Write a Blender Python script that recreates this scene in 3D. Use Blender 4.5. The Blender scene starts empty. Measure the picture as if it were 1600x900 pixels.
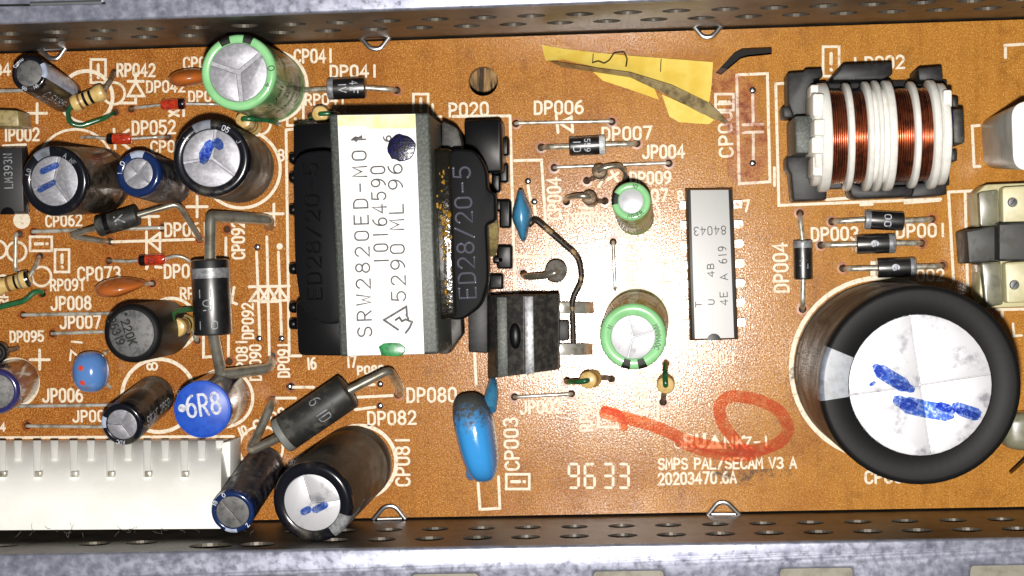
import bpy, bmesh, math, random
from mathutils import Vector, Matrix

random.seed(7)
S = 0.001                      # everything below is written in millimetres
PI = math.pi
SC = bpy.context.scene
COL = SC.collection

# ------------------------------------------------------------------ camera
F_PX, NAD_X, NAD_Y, CAM_H, ROLL = 2767.0, 965.0, 425.0, 230.6, math.radians(1.465)
d = Vector(((NAD_X - 800) / F_PX, -(NAD_Y - 450) / F_PX, -1.0)).normalized()
zw = -d
x0 = Vector((1, 0, 0)); x0 = (x0 - zw * x0.dot(zw)).normalized()
y0 = zw.cross(x0)
xw = x0 * math.cos(ROLL) + y0 * math.sin(ROLL)
yw = zw.cross(xw)
RC = Matrix((xw, yw, zw))      # camera -> world rotation
cam_d = bpy.data.cameras.new('camera')
cam = bpy.data.objects.new('camera', cam_d); COL.objects.link(cam)
cam.matrix_world = Matrix.Translation((0, 0, CAM_H * S)) @ RC.to_4x4()
cam_d.sensor_width = 36.0
cam_d.lens = 36.0 * F_PX / 1600.0
cam_d.clip_start = 0.005; cam_d.clip_end = 10.0
SC.camera = cam

# ------------------------------------------------------------------ light
W = bpy.data.worlds.new('World'); SC.world = W; W.use_nodes = True
bg = W.node_tree.nodes['Background']
bg.inputs[0].default_value = (0.86, 0.93, 1.0, 1); bg.inputs[1].default_value = 0.075
fl = bpy.data.lights.new('phone_flash', 'POINT')
fl.energy = 2.75; fl.color = (1.0, 0.955, 0.89); fl.shadow_soft_size = 0.0022
flash = bpy.data.objects.new('phone_flash', fl); COL.objects.link(flash)
flash.location = (-0.0005, -0.0112, 0.2306)
SC.view_settings.view_transform = 'Standard'; SC.view_settings.look = 'None'
SC.view_settings.gamma = 1.0; SC.view_settings.exposure = 0.0
SC.view_settings.use_curve_mapping = False
SC.cycles.use_denoising = True
SC.cycles.max_bounces = 6
SC.cycles.caustics_reflective = False; SC.cycles.caustics_refractive = False
SC.cycles.sample_clamp_indirect = 4.0


def P(px, py, z=0.0):
    """the point (mm) at height z that the photograph shows at pixel px, py"""
    v = RC @ Vector(((px - 800) / F_PX, -(py - 450) / F_PX, -1.0))
    t = (z - CAM_H) / v.z
    return Vector((v.x * t, v.y * t, z))


def PW(px, py, ywall):
    v = RC @ Vector(((px - 800) / F_PX, -(py - 450) / F_PX, -1.0))
    t = ywall / v.y
    return Vector((v.x * t, ywall, CAM_H + v.z * t))


# ------------------------------------------------------------------ materials
def lin(c):
    c = c / 255.0
    return c / 12.92 if c <= 0.04045 else ((c + 0.055) / 1.055) ** 2.4


def rgb(r, g, b): return (lin(r), lin(g), lin(b), 1.0)


class NT:
    def __init__(s, name):
        s.m = bpy.data.materials.new(name); s.m.use_nodes = True
        s.t = s.m.node_tree; s.b = s.t.nodes['Principled BSDF']
        s.co = s.n('ShaderNodeTexCoord').outputs['Object']

    def n(s, k, **kw):
        x = s.t.nodes.new(k)
        for a, v in kw.items(): setattr(x, a, v)
        return x

    def l(s, a, b): s.t.links.new(a, b)

    def noise(s, per_mm, detail=4, rough=.6, stretch=None, off=0):
        x = s.n('ShaderNodeTexNoise'); x.inputs['Scale'].default_value = per_mm * 1000
        x.inputs['Detail'].default_value = detail; x.inputs['Roughness'].default_value = rough
        mp = s.n('ShaderNodeMapping'); s.l(s.co, mp.inputs[0])
        if stretch: mp.inputs['Scale'].default_value = stretch
        mp.inputs['Location'].default_value = (off, off * .7, off * .3)
        s.l(mp.outputs[0], x.inputs['Vector'])
        return x.outputs['Fac']

    def ramp(s, fac, lo, hi, inv=False):
        r = s.n('ShaderNodeMapRange'); r.interpolation_type = 'SMOOTHSTEP'
        r.inputs['From Min'].default_value = lo; r.inputs['From Max'].default_value = hi
        if inv: r.inputs['To Min'].default_value = 1; r.inputs['To Max'].default_value = 0
        s.l(fac, r.inputs['Value']); return r.outputs['Result']

    def mul(s, a, k):
        m = s.n('ShaderNodeMath', operation='MULTIPLY'); s.l(a, m.inputs[0])
        if isinstance(k, (int, float)): m.inputs[1].default_value = k
        else: s.l(k, m.inputs[1])
        return m.outputs[0]

    def mix(s, fac, a, b):
        m = s.n('ShaderNodeMix', data_type='RGBA')
        if isinstance(fac, (int, float)): m.inputs['Factor'].default_value = fac
        else: s.l(fac, m.inputs['Factor'])
        for v, k in ((a, 6), (b, 7)):
            if isinstance(v, tuple): m.inputs[k].default_value = v
            else: s.l(v, m.inputs[k])
        return m.outputs[2]

    def bump(s, h, strength, dist):
        b = s.n('ShaderNodeBump'); b.inputs['Strength'].default_value = strength
        b.inputs['Distance'].default_value = dist * S; s.l(h, b.inputs['Height'])
        s.l(b.outputs[0], s.b.inputs['Normal']); return b


def M(name, col, rough=.5, metal=0.0, spec=.5, coat=0.0, var=None, vs=.6, vlo=.42, vhi=.66,
      bump=0.0, bs=6.0, bd=.02, dust=None, ds=1.2, dlo=.45, dhi=.7, rvar=0.0, detail=4, cr=.08):
    t = NT(name); b = t.b
    b.inputs['Roughness'].default_value = rough; b.inputs['Metallic'].default_value = metal
    b.inputs['Specular IOR Level'].default_value = spec
    b.inputs['Coat Weight'].default_value = coat; b.inputs['Coat Roughness'].default_value = cr
    c = col
    if var: c = t.mix(t.ramp(t.noise(vs, detail), vlo, vhi), col, var)
    if dust:
        dm = t.ramp(t.noise(ds, 5, .7, off=.013), dlo, dhi)
        c = t.mix(dm, c, dust)
        r = t.n('ShaderNodeMapRange'); t.l(dm, r.inputs['Value'])
        r.inputs['To Min'].default_value = rough; r.inputs['To Max'].default_value = max(rough, .8)
        t.l(r.outputs[0], b.inputs['Roughness'])
    elif rvar:
        r = t.n('ShaderNodeMapRange'); t.l(t.noise(vs * 2.3, 4), r.inputs['Value'])
        r.inputs['From Min'].default_value = .3; r.inputs['From Max'].default_value = .7
        r.inputs['To Min'].default_value = max(.03, rough - rvar); r.inputs['To Max'].default_value = rough + rvar
        t.l(r.outputs[0], b.inputs['Roughness'])
    if isinstance(c, tuple): b.inputs['Base Color'].default_value = c
    else: t.l(c, b.inputs['Base Color'])
    if bump: t.bump(t.noise(bs, 4), bump, bd)
    return t.m


def board_material():
    t = NT('phenolic_board'); b = t.b
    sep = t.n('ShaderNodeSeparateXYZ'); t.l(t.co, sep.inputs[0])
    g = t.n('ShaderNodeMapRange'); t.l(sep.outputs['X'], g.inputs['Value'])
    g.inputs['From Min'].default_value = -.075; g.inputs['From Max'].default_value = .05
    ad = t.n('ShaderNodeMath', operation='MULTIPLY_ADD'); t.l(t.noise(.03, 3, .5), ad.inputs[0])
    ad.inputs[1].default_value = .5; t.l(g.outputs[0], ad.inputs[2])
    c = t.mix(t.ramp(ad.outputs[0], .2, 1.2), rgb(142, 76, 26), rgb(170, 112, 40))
    fine = t.ramp(t.noise(3.2, 3, .7, stretch=(1.5, .8, 1)), .38, .64)
    c = t.mix(t.mul(fine, .45), c, rgb(198, 142, 68))
    spk = t.ramp(t.noise(6.5, 1, .5, off=.05), .55, .68)
    c = t.mix(t.mul(spk, .75), c, rgb(222, 172, 100))
    pit = t.ramp(t.noise(5.5, 1, .5, off=.09), .62, .72)
    c = t.mix(t.mul(pit, .4), c, rgb(104, 58, 20))
    drt = t.ramp(t.noise(.3, 7, .72, off=.03), .5, .76)
    c = t.mix(t.mul(drt, .5), c, rgb(104, 60, 24))
    stk = t.ramp(t.noise(.5, 4, .6, stretch=(1.6, .12, 1), off=.07), .48, .7)
    c = t.mix(t.mul(stk, .22), c, rgb(108, 56, 18))
    blot = t.ramp(t.noise(.07, 4, .6, off=.02), .5, .68)
    c = t.mix(t.mul(blot, .3), c, rgb(128, 62, 22))
    t.l(c, b.inputs['Base Color'])
    b.inputs['Roughness'].default_value = .17
    gr = t.n('ShaderNodeMapRange'); t.l(t.noise(5.2, 2, .6, off=.21), gr.inputs['Value'])
    gr.inputs['From Min'].default_value = .42; gr.inputs['From Max'].default_value = .62
    gr.inputs['To Min'].default_value = .08; gr.inputs['To Max'].default_value = .85
    t.l(gr.outputs[0], b.inputs['Specular IOR Level'])
    h = t.noise(4.6, 2, .65, stretch=(1.2, .9, 1), off=.11)
    t.bump(h, .5, .02)
    return t.m


MAT = {}
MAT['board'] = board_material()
MAT['board_under'] = M('board_underside', rgb(60, 36, 18), .8)
MAT['pad_ring'] = M('hole_rim', rgb(168, 92, 34), .3, var=rgb(110, 58, 22), vs=1.5)
MAT['silk'] = M('silkscreen_ink', rgb(228, 217, 196), .5, var=rgb(190, 166, 128), vs=1.8, vlo=.5, vhi=.72)
MAT['lead'] = M('tinned_lead', rgb(206, 201, 188), .36, .5, coat=.6, cr=.22, var=rgb(150, 144, 126), vs=1.1)
MAT['lead_bright'] = M('bright_wire', rgb(212, 210, 202), .32, .5, var=rgb(160, 156, 142), vs=.8)
MAT['lead_dull'] = M('dull_lead', rgb(200, 195, 180), .28, .8, coat=.5, cr=.18, var=rgb(162, 155, 138), vs=.6)
MAT['pin'] = M('chip_pin', rgb(150, 146, 140), .3, .9, var=rgb(84, 68, 52), vs=1.3)
MAT['solder'] = M('solder', rgb(214, 214, 218), .22, 1.0, bump=.4, bs=2)
MAT['lead_brown'] = M('oxidised_lead', rgb(104, 84, 66), .55, .4, var=rgb(150, 132, 112), vs=1.5, bump=.4, bs=3)
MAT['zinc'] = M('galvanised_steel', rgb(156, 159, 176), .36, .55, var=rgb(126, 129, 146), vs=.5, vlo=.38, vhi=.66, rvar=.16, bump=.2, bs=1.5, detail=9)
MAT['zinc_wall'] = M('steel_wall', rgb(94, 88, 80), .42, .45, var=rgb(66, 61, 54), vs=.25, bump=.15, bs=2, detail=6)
MAT['zinc_bright'] = M('bright_steel_edge', rgb(220, 220, 222), .3, 1.0)
MAT['cover'] = M('grey_cover_sheet', rgb(136, 132, 120), .6, .2, var=rgb(112, 108, 98), vs=.4)
MAT['wood'] = None
MAT['alu'] = M('brushed_aluminium', rgb(152, 152, 160), .5, .45, var=rgb(178, 178, 186), vs=2.2, vlo=.42, vhi=.7, bump=.2, bs=5, detail=6)
MAT['alu_white'] = M('pale_aluminium', rgb(208, 208, 214), .5, .4, var=rgb(150, 150, 158), vs=.45, vlo=.5, vhi=.7, bump=.15, bs=6, detail=9)
MAT['alu_dull'] = M('dull_grey_disc', rgb(112, 112, 112), .6, .3, var=rgb(84, 84, 86), vs=1.5)
MAT['sleeve_black'] = M('black_sleeve', rgb(16, 17, 24), .22, coat=.25, bump=.08, bs=2, dust=rgb(74, 66, 54), ds=.16, dlo=.52, dhi=.8)
MAT['sleeve_dusty'] = M('dusty_black_sleeve', rgb(30, 28, 26), .3, coat=.2, dust=rgb(92, 84, 72), ds=.3, dlo=.4, dhi=.7)
MAT['sleeve_grime'] = M('grimy_brown_sleeve', rgb(34, 31, 28), .4, spec=.4, coat=.05, dust=rgb(82, 75, 64), ds=.14, dlo=.36, dhi=.72)
MAT['rubber_black'] = M('black_rim', rgb(17, 17, 18), .55, spec=.2, dust=rgb(52, 52, 52), ds=2.6, dlo=.64, dhi=.8)
MAT['sleeve_navy'] = M('navy_sleeve', rgb(20, 40, 84), .2, coat=.4, bump=.06, bs=2)
MAT['sleeve_navy_dusty'] = M('dusty_navy_sleeve', rgb(20, 26, 44), .35, dust=rgb(80, 76, 72), ds=.5, dlo=.4, dhi=.7)
MAT['sleeve_green'] = M('green_sleeve', rgb(144, 206, 146), .25, coat=.35, var=rgb(130, 192, 132), vs=.3)
MAT['sleeve_green_dusty'] = M('dusty_green_sleeve', rgb(112, 178, 112), .3, coat=.2, dust=rgb(88, 88, 64), ds=.3, dlo=.46, dhi=.66)
MAT['sleeve_purple'] = M('clear_purple_sleeve', rgb(44, 42, 92), .18, coat=.5, dust=rgb(78, 72, 80), ds=.3, dlo=.56, dhi=.8)
MAT['ink_white'] = M('white_ink', rgb(206, 210, 220), .5, var=rgb(150, 154, 168), vs=2)
MAT['ink_grey'] = M('grey_ink', rgb(150, 154, 160), .5, var=rgb(96, 98, 102), vs=2)
MAT['ink_black'] = M('black_ink', rgb(18, 24, 18), .5)
MAT['ink_label'] = M('label_print', rgb(58, 56, 60), .6, var=rgb(96, 94, 96), vs=2.5)
MAT['stripe_grey'] = M('grey_stripe', rgb(172, 182, 204), .3, coat=.2, var=rgb(140, 150, 172), vs=.9, bump=.1, bs=4)
MAT['stripe_dull'] = M('dull_grey_stripe', rgb(120, 126, 138), .4, var=rgb(92, 96, 104), vs=.8)
MAT['marker_blue'] = M('blue_marker', rgb(52, 92, 196), .45, var=rgb(28, 44, 150), vs=1.6, vlo=.4, vhi=.6)
MAT['marker_dark'] = M('dark_blue_marker', rgb(18, 18, 72), .2, var=rgb(12, 11, 26), vs=1.8, vlo=.35, vhi=.6, bump=.6, bs=2, bd=.06)
MAT['marker_green'] = M('green_marker', rgb(18, 132, 66), .3, var=rgb(8, 84, 44), vs=1.5, bump=.4, bs=2)
MAT['black_plastic'] = M('black_plastic', rgb(12, 12, 14), .32, spec=.14, bump=.22, bs=1.4, bd=.02, dust=rgb(46, 45, 44), ds=5, dlo=.68, dhi=.8)
MAT['dark_inside'] = M('dark_inside', rgb(20, 18, 16), .8)  # near-black: shade behind rail holes and board slots put into the colour
MAT['cheek'] = M('bobbin_plastic', rgb(13, 14, 17), .5, spec=.07, bump=.3, bs=3, bd=.015, dust=rgb(50, 50, 54), ds=4, dlo=.66, dhi=.8)
MAT['black_matte'] = M('matte_black_plastic', rgb(22, 22, 24), .5, spec=.4, bump=.3, bs=5, var=rgb(38, 38, 40), vs=1.2)
MAT['ferrite'] = M('grey_ferrite', rgb(56, 60, 57), .5, .15, var=rgb(84, 90, 84), vs=3.2, bump=.3, bs=5, detail=6)
MAT['ferrite_dark'] = M('dark_ferrite', rgb(38, 37, 36), .5, .1, var=rgb(66, 63, 58), vs=1.2, bump=.2, bs=4)
MAT['paper'] = M('white_label', rgb(236, 236, 236), .6, bump=.04, bs=4)
MAT['paper_yellow'] = M('yellowed_label', rgb(226, 214, 150), .6, var=rgb(236, 228, 186), vs=.5)
MAT['winding_tape'] = M('varnished_winding', rgb(20, 17, 10), .14, coat=.7, bump=.5, bs=.9, bd=.15)
MAT['varnish'] = M('amber_varnish', rgb(150, 112, 20), .16, coat=.6, var=rgb(92, 66, 8), vs=2.5, bump=.8, bs=2.2, bd=.3)
MAT['tape_tan'] = M('tan_tape', rgb(158, 142, 96), .4, var=rgb(126, 112, 74), vs=1.5)
MAT['epoxy'] = M('black_epoxy', rgb(18, 18, 20), .36, spec=.8, coat=1.0, cr=.3, var=rgb(28, 28, 30), vs=1.4)
MAT['epoxy_dusty'] = M('dusty_epoxy', rgb(36, 37, 36), .5, dust=rgb(84, 82, 76), ds=.5, dlo=.46, dhi=.76, bump=.2, bs=5)
MAT['chip'] = M('moulded_chip', rgb(26, 26, 28), .4, spec=.5, var=rgb(36, 36, 38), vs=5)
MAT['chip_top'] = M('polished_chip_top', rgb(34, 34, 38), .34, spec=.75, var=rgb(56, 56, 60), vs=5)
MAT['glint_grey'] = M('glint_grey', rgb(84, 84, 96), .2, spec=1.0, coat=.6)  # black lettering lightened to grey, flash glints put into the colour
MAT['burnt'] = M('burnt_lead', rgb(34, 26, 18), .5, var=rgb(150, 124, 84), vs=1.0, vlo=.55, vhi=.65)
MAT['band_silver'] = M('silver_band', rgb(150, 152, 156), .4, .3, var=rgb(112, 114, 118), vs=2)
MAT['band_white'] = M('white_band', rgb(214, 216, 216), .4, var=rgb(170, 172, 172), vs=2)
MAT['red_glass'] = M('red_glass', rgb(196, 62, 32), .12, coat=.7, var=rgb(150, 34, 18), vs=1.2)
MAT['black_band'] = M('black_band', rgb(14, 14, 16), .2, coat=.4)
MAT['beige'] = M('beige_resistor', rgb(212, 182, 116), .35, coat=.2, var=rgb(186, 154, 90), vs=.9)
MAT['brown_band'] = M('brown_band', rgb(120, 82, 44), .4)
MAT['grey_band'] = M('grey_band', rgb(120, 122, 120), .4)
MAT['green_enamel'] = M('green_enamel', rgb(34, 98, 58), .28, coat=.4, var=rgb(26, 72, 44), vs=1)
MAT['orange_ceramic'] = M('orange_ceramic', rgb(178, 96, 40), .28, coat=.3, dust=rgb(92, 66, 46), ds=.32, dlo=.5, dhi=.72)
MAT['blue_lacquer'] = M('blue_lacquer', rgb(40, 128, 206), .13, coat=.5)
MAT['blue_bead'] = M('blue_bead', rgb(86, 128, 190), .16, coat=.4, dust=rgb(104, 98, 90), ds=.4, dlo=.56, dhi=.76)
MAT['blue_small'] = M('small_blue_lacquer', rgb(60, 128, 168), .25, dust=rgb(58, 66, 70), ds=1.5, dlo=.5, dhi=.72)
MAT['red_dot'] = M('red_paint', rgb(206, 70, 44), .4)
MAT['blue_top'] = M('bright_blue_paint', rgb(40, 86, 192), .4, bump=.06, bs=6, var=rgb(32, 74, 176), vs=1)
MAT['white_plastic'] = M('white_nylon', rgb(238, 238, 234), .42, spec=.4, bump=.04, bs=2, var=rgb(230, 230, 224), vs=.2)
MAT['coil_white'] = M('milky_plastic', rgb(234, 233, 228), .32, bump=.06, bs=2, var=rgb(220, 218, 212), vs=.5)
MAT['copper'] = M('enamelled_copper', rgb(184, 100, 56), .3, 1.0, coat=1.0, cr=.2, var=rgb(128, 62, 32), vs=.9)
MAT['cream'] = M('cream_plastic', rgb(204, 197, 156), .4, var=rgb(184, 177, 136), vs=.4, bump=.08, bs=3)
MAT['grey_plastic'] = M('grey_plastic', rgb(186, 186, 180), .35, var=rgb(160, 160, 154), vs=.25)
MAT['smoke_plastic'] = M('smoky_plastic', rgb(122, 120, 100), .3, coat=.3, var=rgb(94, 92, 76), vs=.5)
MAT['tape_yellow'] = M('yellow_fish_paper', rgb(240, 212, 104), .42, var=rgb(230, 198, 84), vs=.4, bump=.08, bs=3)
MAT['tape_back'] = M('grimy_tape_back', rgb(160, 144, 104), .35, coat=.3, var=rgb(96, 82, 58), vs=.45, bump=.3, bs=1.2)
MAT['fuzz'] = M('dust_fuzz', rgb(104, 99, 92), .95, var=rgb(60, 56, 52), vs=1.4)
MAT['crack'] = M('burnt_edge', rgb(40, 26, 12), .8)


def wood_material():
    t = NT('wood_grain'); b = t.b
    n = t.noise(.35, 4, .6, stretch=(5, .4, 1))
    c = t.mix(t.ramp(n, .4, .6), rgb(176, 140, 92), rgb(58, 42, 26))
    t.l(c, b.inputs['Base Color']); b.inputs['Roughness'].default_value = .7
    t.bump(n, .8, 1.0); return t.m


def ink_material(name, col, lo, hi, amax, scale, rough=.4):
    """thin ink that lets the board show through"""
    t = NT(name); b = t.b
    b.inputs['Base Color'].default_value = col; b.inputs['Roughness'].default_value = rough
    a = t.mul(t.ramp(t.noise(scale, 6, .75), lo, hi), amax)
    t.l(a, b.inputs['Alpha'])
    return t.m


def lacquer_dust():
    t = NT('dusty_blue_lacquer'); b = t.b
    sep = t.n('ShaderNodeSeparateXYZ'); t.l(t.co, sep.inputs[0])
    g = t.n('ShaderNodeMapRange'); t.l(sep.outputs['Y'], g.inputs['Value'])
    g.inputs['From Min'].default_value = -.0005; g.inputs['From Max'].default_value = .0062
    n = t.noise(1.7, 6, .75)
    ad = t.n('ShaderNodeMath', operation='MULTIPLY_ADD'); t.l(g.outputs[0], ad.inputs[0])
    ad.inputs[1].default_value = .55; t.l(n, ad.inputs[2])
    m = t.ramp(ad.outputs[0], .62, .92)
    t.l(t.mix(m, rgb(58, 146, 216), rgb(66, 66, 62)), b.inputs['Base Color'])
    r = t.n('ShaderNodeMapRange'); t.l(m, r.inputs['Value'])
    r.inputs['To Min'].default_value = .13; r.inputs['To Max'].default_value = .8
    t.l(r.outputs[0], b.inputs['Roughness'])
    return t.m


MAT['wood'] = wood_material()
MAT['blue_lacquer'] = lacquer_dust()


def filter_ink(name, col, amt=.9, scale=1.2, lo=.15, hi=.55):
    """transparent pen ink: filters whatever it was drawn on"""
    t = NT(name)
    tr = t.n('ShaderNodeBsdfTransparent')
    f = t.mul(t.ramp(t.noise(scale, 6, .75), lo, hi), amt)
    t.l(t.mix(f, (1, 1, 1, 1), col), tr.inputs[0])
    mx = t.n('ShaderNodeMixShader'); mx.inputs[0].default_value = .08
    t.l(tr.outputs[0], mx.inputs[1]); t.l(t.b.outputs[0], mx.inputs[2])
    t.b.inputs['Base Color'].default_value = col; t.b.inputs['Roughness'].default_value = .4
    t.l(mx.outputs[0], t.t.nodes['Material Output'].inputs[0])
    return t.m


MAT['red_ink'] = filter_ink('red_marker_ink', (.93, .4, .19, 1), .95, .9, .2, .62)
MAT['marker_blue'] = filter_ink('blue_marker_ink', (.12, .27, .72, 1), .95, 2.2, .25, .6)
MAT['smudge'] = ink_material('grey_smudge', rgb(70, 60, 54), .46, .7, .75, .8, .6)

# ------------------------------------------------------------------ mesh helpers
WM = {}                          # world matrix (mm) of every parent


def frame(origin, zaxis, xhint=Vector((1, 0, 0))):
    z = zaxis.normalized(); x = (xhint - z * xhint.dot(z)).normalized(); y = z.cross(x)
    m = Matrix((x, y, z)).transposed().to_4x4(); m.translation = origin
    return m


def thing(name, label, cat, mat=None, group=None):
    """an Empty at the thing's base; mat is its frame in mm"""
    o = bpy.data.objects.new(name, None); COL.objects.link(o)
    o.empty_display_size = .002
    if mat is None: mat = Matrix.Identity(4)
    elif isinstance(mat, Vector): mat = Matrix.Translation(mat)
    WM[o] = mat
    mm = mat.copy(); mm.translation = mat.translation * S
    o.matrix_world = mm
    o['label'] = label; o['category'] = cat
    if group: o['group'] = group
    return o


def fillet(pts, rad, n=5):
    pts = [Vector(p) for p in pts]
    out = [pts[0]]
    for i in range(1, len(pts) - 1):
        a, b, c = pts[i - 1], pts[i], pts[i + 1]
        la, lc = (a - b).length, (c - b).length
        if la < 1e-6 or lc < 1e-6: continue
        r = min(rad, la * .48, lc * .48)
        p, q = b + (a - b) / la * r, b + (c - b) / lc * r
        for k in range(n + 1):
            t = k / n
            out.append(p * (1 - t) ** 2 + b * 2 * t * (1 - t) + q * t * t)
    out.append(pts[-1]); return out


class MB:
    def __init__(s): s.v = []; s.f = []; s.zi = random.randrange(0, 9)

    def add(s, vs, fs):
        k = len(s.v); s.v += [Vector(p) for p in vs]
        s.f += [[i + k for i in f] for f in fs]; return s

    def lathe(s, prof, n=32, T=None, a0=0.0, a1=2 * PI, ends=True, r_fn=None):
        full = abs(a1 - a0 - 2 * PI) < 1e-6
        m = n if full else n + 1
        vs, fs = [], []
        for (r, z) in prof:
            for i in range(m):
                a = a0 + (a1 - a0) * i / n
                rr = r * (r_fn(a) if r_fn else 1)
                vs.append(Vector((rr * math.cos(a), rr * math.sin(a), z)))
        for j in range(len(prof) - 1):
            for i in range(n):
                i2 = (i + 1) % m
                fs.append([j * m + i, j * m + i2, (j + 1) * m + i2, (j + 1) * m + i])
        if ends and full:
            if prof[0][0] > 1e-6: fs.append(list(range(m))[::-1])
            if prof[-1][0] > 1e-6: fs.append([(len(prof) - 1) * m + i for i in range(m)])
        if T is not None: vs = [T @ p for p in vs]
        return s.add(vs, fs)

    def tube(s, pts, r, n=12, rad=1.2, flat=1.0, up=None):
        pts = fillet(pts, rad) if rad else [Vector(p) for p in pts]
        vs, fs = [], []
        t0 = (pts[1] - pts[0]).normalized()
        ref = up or (Vector((0, 0, 1)) if abs(t0.z) < .9 else Vector((1, 0, 0)))
        nx = (ref - t0 * ref.dot(t0)).normalized()
        for i, p in enumerate(pts):
            a = pts[max(0, i - 1)]; b = pts[min(len(pts) - 1, i + 1)]
            t = (b - a).normalized()
            nx = (nx - t * nx.dot(t)).normalized(); ny = t.cross(nx)
            rr = r(i / (len(pts) - 1)) if callable(r) else r
            for k in range(n):
                an = 2 * PI * k / n
                vs.append(p + nx * (math.cos(an) * rr * flat) + ny * (math.sin(an) * rr))
        for i in range(len(pts) - 1):
            for k in range(n):
                k2 = (k + 1) % n
                fs.append([i * n + k, i * n + k2, (i + 1) * n + k2, (i + 1) * n + k])
        fs.append(list(range(n))[::-1]); fs.append([(len(pts) - 1) * n + k for k in range(n)])
        return s.add(vs, fs)

    def box(s, x0, x1, y0, y1, z0, z1, T=None):
        vs = [Vector((x, y, z)) for z in (z0, z1) for x, y in ((x0, y0), (x1, y0), (x1, y1), (x0, y1))]
        if T is not None: vs = [T @ p for p in vs]
        return s.add(vs, [[3, 2, 1, 0], [4, 5, 6, 7], [0, 1, 5, 4], [1, 2, 6, 5], [2, 3, 7, 6], [3, 0, 4, 7]])

    def prism(s, poly, z0, z1, T=None):
        n = len(poly)
        ar = sum(poly[i][0] * poly[(i + 1) % n][1] - poly[(i + 1) % n][0] * poly[i][1] for i in range(n))
        if ar < 0: poly = poly[::-1]
        vs = [Vector((p[0], p[1], z0)) for p in poly] + [Vector((p[0], p[1], z1)) for p in poly]
        if T is not None: vs = [T @ p for p in vs]
        return s.add(vs, [list(range(n))[::-1], list(range(n, 2 * n))] +
                     [[i, (i + 1) % n, n + (i + 1) % n, n + i] for i in range(n)])

    def loft(s, ring0, ring1):
        """two matching rings of points, closed at both ends (ring0 below)"""
        n = len(ring0)
        return s.add(list(ring0) + list(ring1), [list(range(n))[::-1], list(range(n, 2 * n))] +
                     [[i, (i + 1) % n, n + (i + 1) % n, n + i] for i in range(n)])

    def blob(s, rx, ry, rz, T=None, ex=1.0, nu=32, nv=18, fn=None):
        """rounded body: superellipsoid with exponent ex (1 = ellipsoid, smaller = boxier)"""
        sg = lambda x, e: math.copysign(abs(x) ** e, x)
        vs, fs = [], []
        for j in range(nv + 1):
            ph = -PI / 2 + PI * j / nv
            for i in range(nu):
                th = 2 * PI * i / nu
                p = Vector((rx * sg(math.cos(ph), ex) * sg(math.cos(th), ex),
                            ry * sg(math.cos(ph), ex) * sg(math.sin(th), ex), rz * sg(math.sin(ph), ex)))
                if fn: p = fn(p)
                vs.append(T @ p if T is not None else p)
        for j in range(nv):
            for i in range(nu):
                i2 = (i + 1) % nu
                fs.append([j * nu + i, j * nu + i2, (j + 1) * nu + i2, (j + 1) * nu + i])
        return s.add(vs, fs)

    def ribbon(s, pts2, w, fmap, closed=False, capn=5):
        """a rounded stroke of width w along 2-D points; fmap(u, v, lift) gives the 3-D point"""
        pts = [Vector(p).to_2d() for p in pts2]
        q = [pts[0]]
        for p in pts[1:]:
            if (p - q[-1]).length > 1e-5: q.append(p)
        pts = q
        if closed and len(pts) > 2 and (pts[0] - pts[-1]).length < 1e-4: pts.pop()
        n = len(pts)
        if n < 2: return s
        l0 = .012 + .0035 * (s.zi % 9); s.zi += 1
        lf = lambda i: l0 + .003 * (i / max(1, n - 1) if not closed else 0)
        L, R = [], []
        hw = w / 2
        for i, p in enumerate(pts):
            a = pts[(i - 1) % n] if (closed or i > 0) else None
            b = pts[(i + 1) % n] if (closed or i < n - 1) else None
            if a is None: t1 = t2 = (b - p).normalized()
            elif b is None: t1 = t2 = (p - a).normalized()
            else: t1, t2 = (p - a).normalized(), (b - p).normalized()
            n1, n2 = Vector((-t1.y, t1.x)), Vector((-t2.y, t2.x))
            m = n1 + n2
            if m.length < .3: m = n1
            m.normalize()
            k = min(1 / max(m.dot(n1), .45), 1.9)
            L.append(p + m * hw * k); R.append(p - m * hw * k)
        vs = [fmap(x.x, x.y, lf(i)) for i, x in enumerate(L)] + [fmap(x.x, x.y, lf(i)) for i, x in enumerate(R)]
        fs = [[n + i, n + (i + 1) % n, (i + 1) % n, i] for i in range(n if closed else n - 1)]
        if not closed:
            for e, (c, t) in ((0, (pts[0], (pts[0] - pts[1]).normalized())), (n - 1, (pts[-1], (pts[-1] - pts[-2]).normalized()))):
                nn = Vector((-t.y, t.x)); k0 = len(vs); arc = []
                for k in range(1, capn):
                    an = PI * k / capn
                    x = c + nn * (math.cos(an) * hw) + t * (math.sin(an) * hw)
                    vs.append(fmap(x.x, x.y, lf(e))); arc.append(k0 + k - 1)
                if e == 0: fs.append([n] + arc + [0])
                else: fs.append([0 + e] + arc + [n + e])
        return s.add(vs, fs)

    def build(s, name, mat, parent=None, local=False, smooth=True, bevel=0.0, seg=2, angle=35, kind=None):
        me = bpy.data.meshes.new(name)
        inv = WM[parent].inverted() if (parent is not None and not local) else None
        vs = [(inv @ p if inv else p) * S for p in s.v]
        me.from_pydata(vs, [], s.f); me.validate()
        bm = bmesh.new(); bm.from_mesh(me)
        bmesh.ops.remove_doubles(bm, verts=bm.verts, dist=1e-7)
        if bevel:
            ed = [e for e in bm.edges if len(e.link_faces) == 2 and e.calc_face_angle(0) > math.radians(30)]
            bmesh.ops.bevel(bm, geom=ed, offset=bevel * S, segments=seg, profile=.5, affect='EDGES', clamp_overlap=True)
        bmesh.ops.recalc_face_normals(bm, faces=bm.faces)
        if smooth:
            for f in bm.faces: f.smooth = True
            for e in bm.edges:
                if len(e.link_faces) == 2 and e.calc_face_angle(0) > math.radians(angle): e.smooth = False
        bm.to_mesh(me); bm.free()
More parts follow.
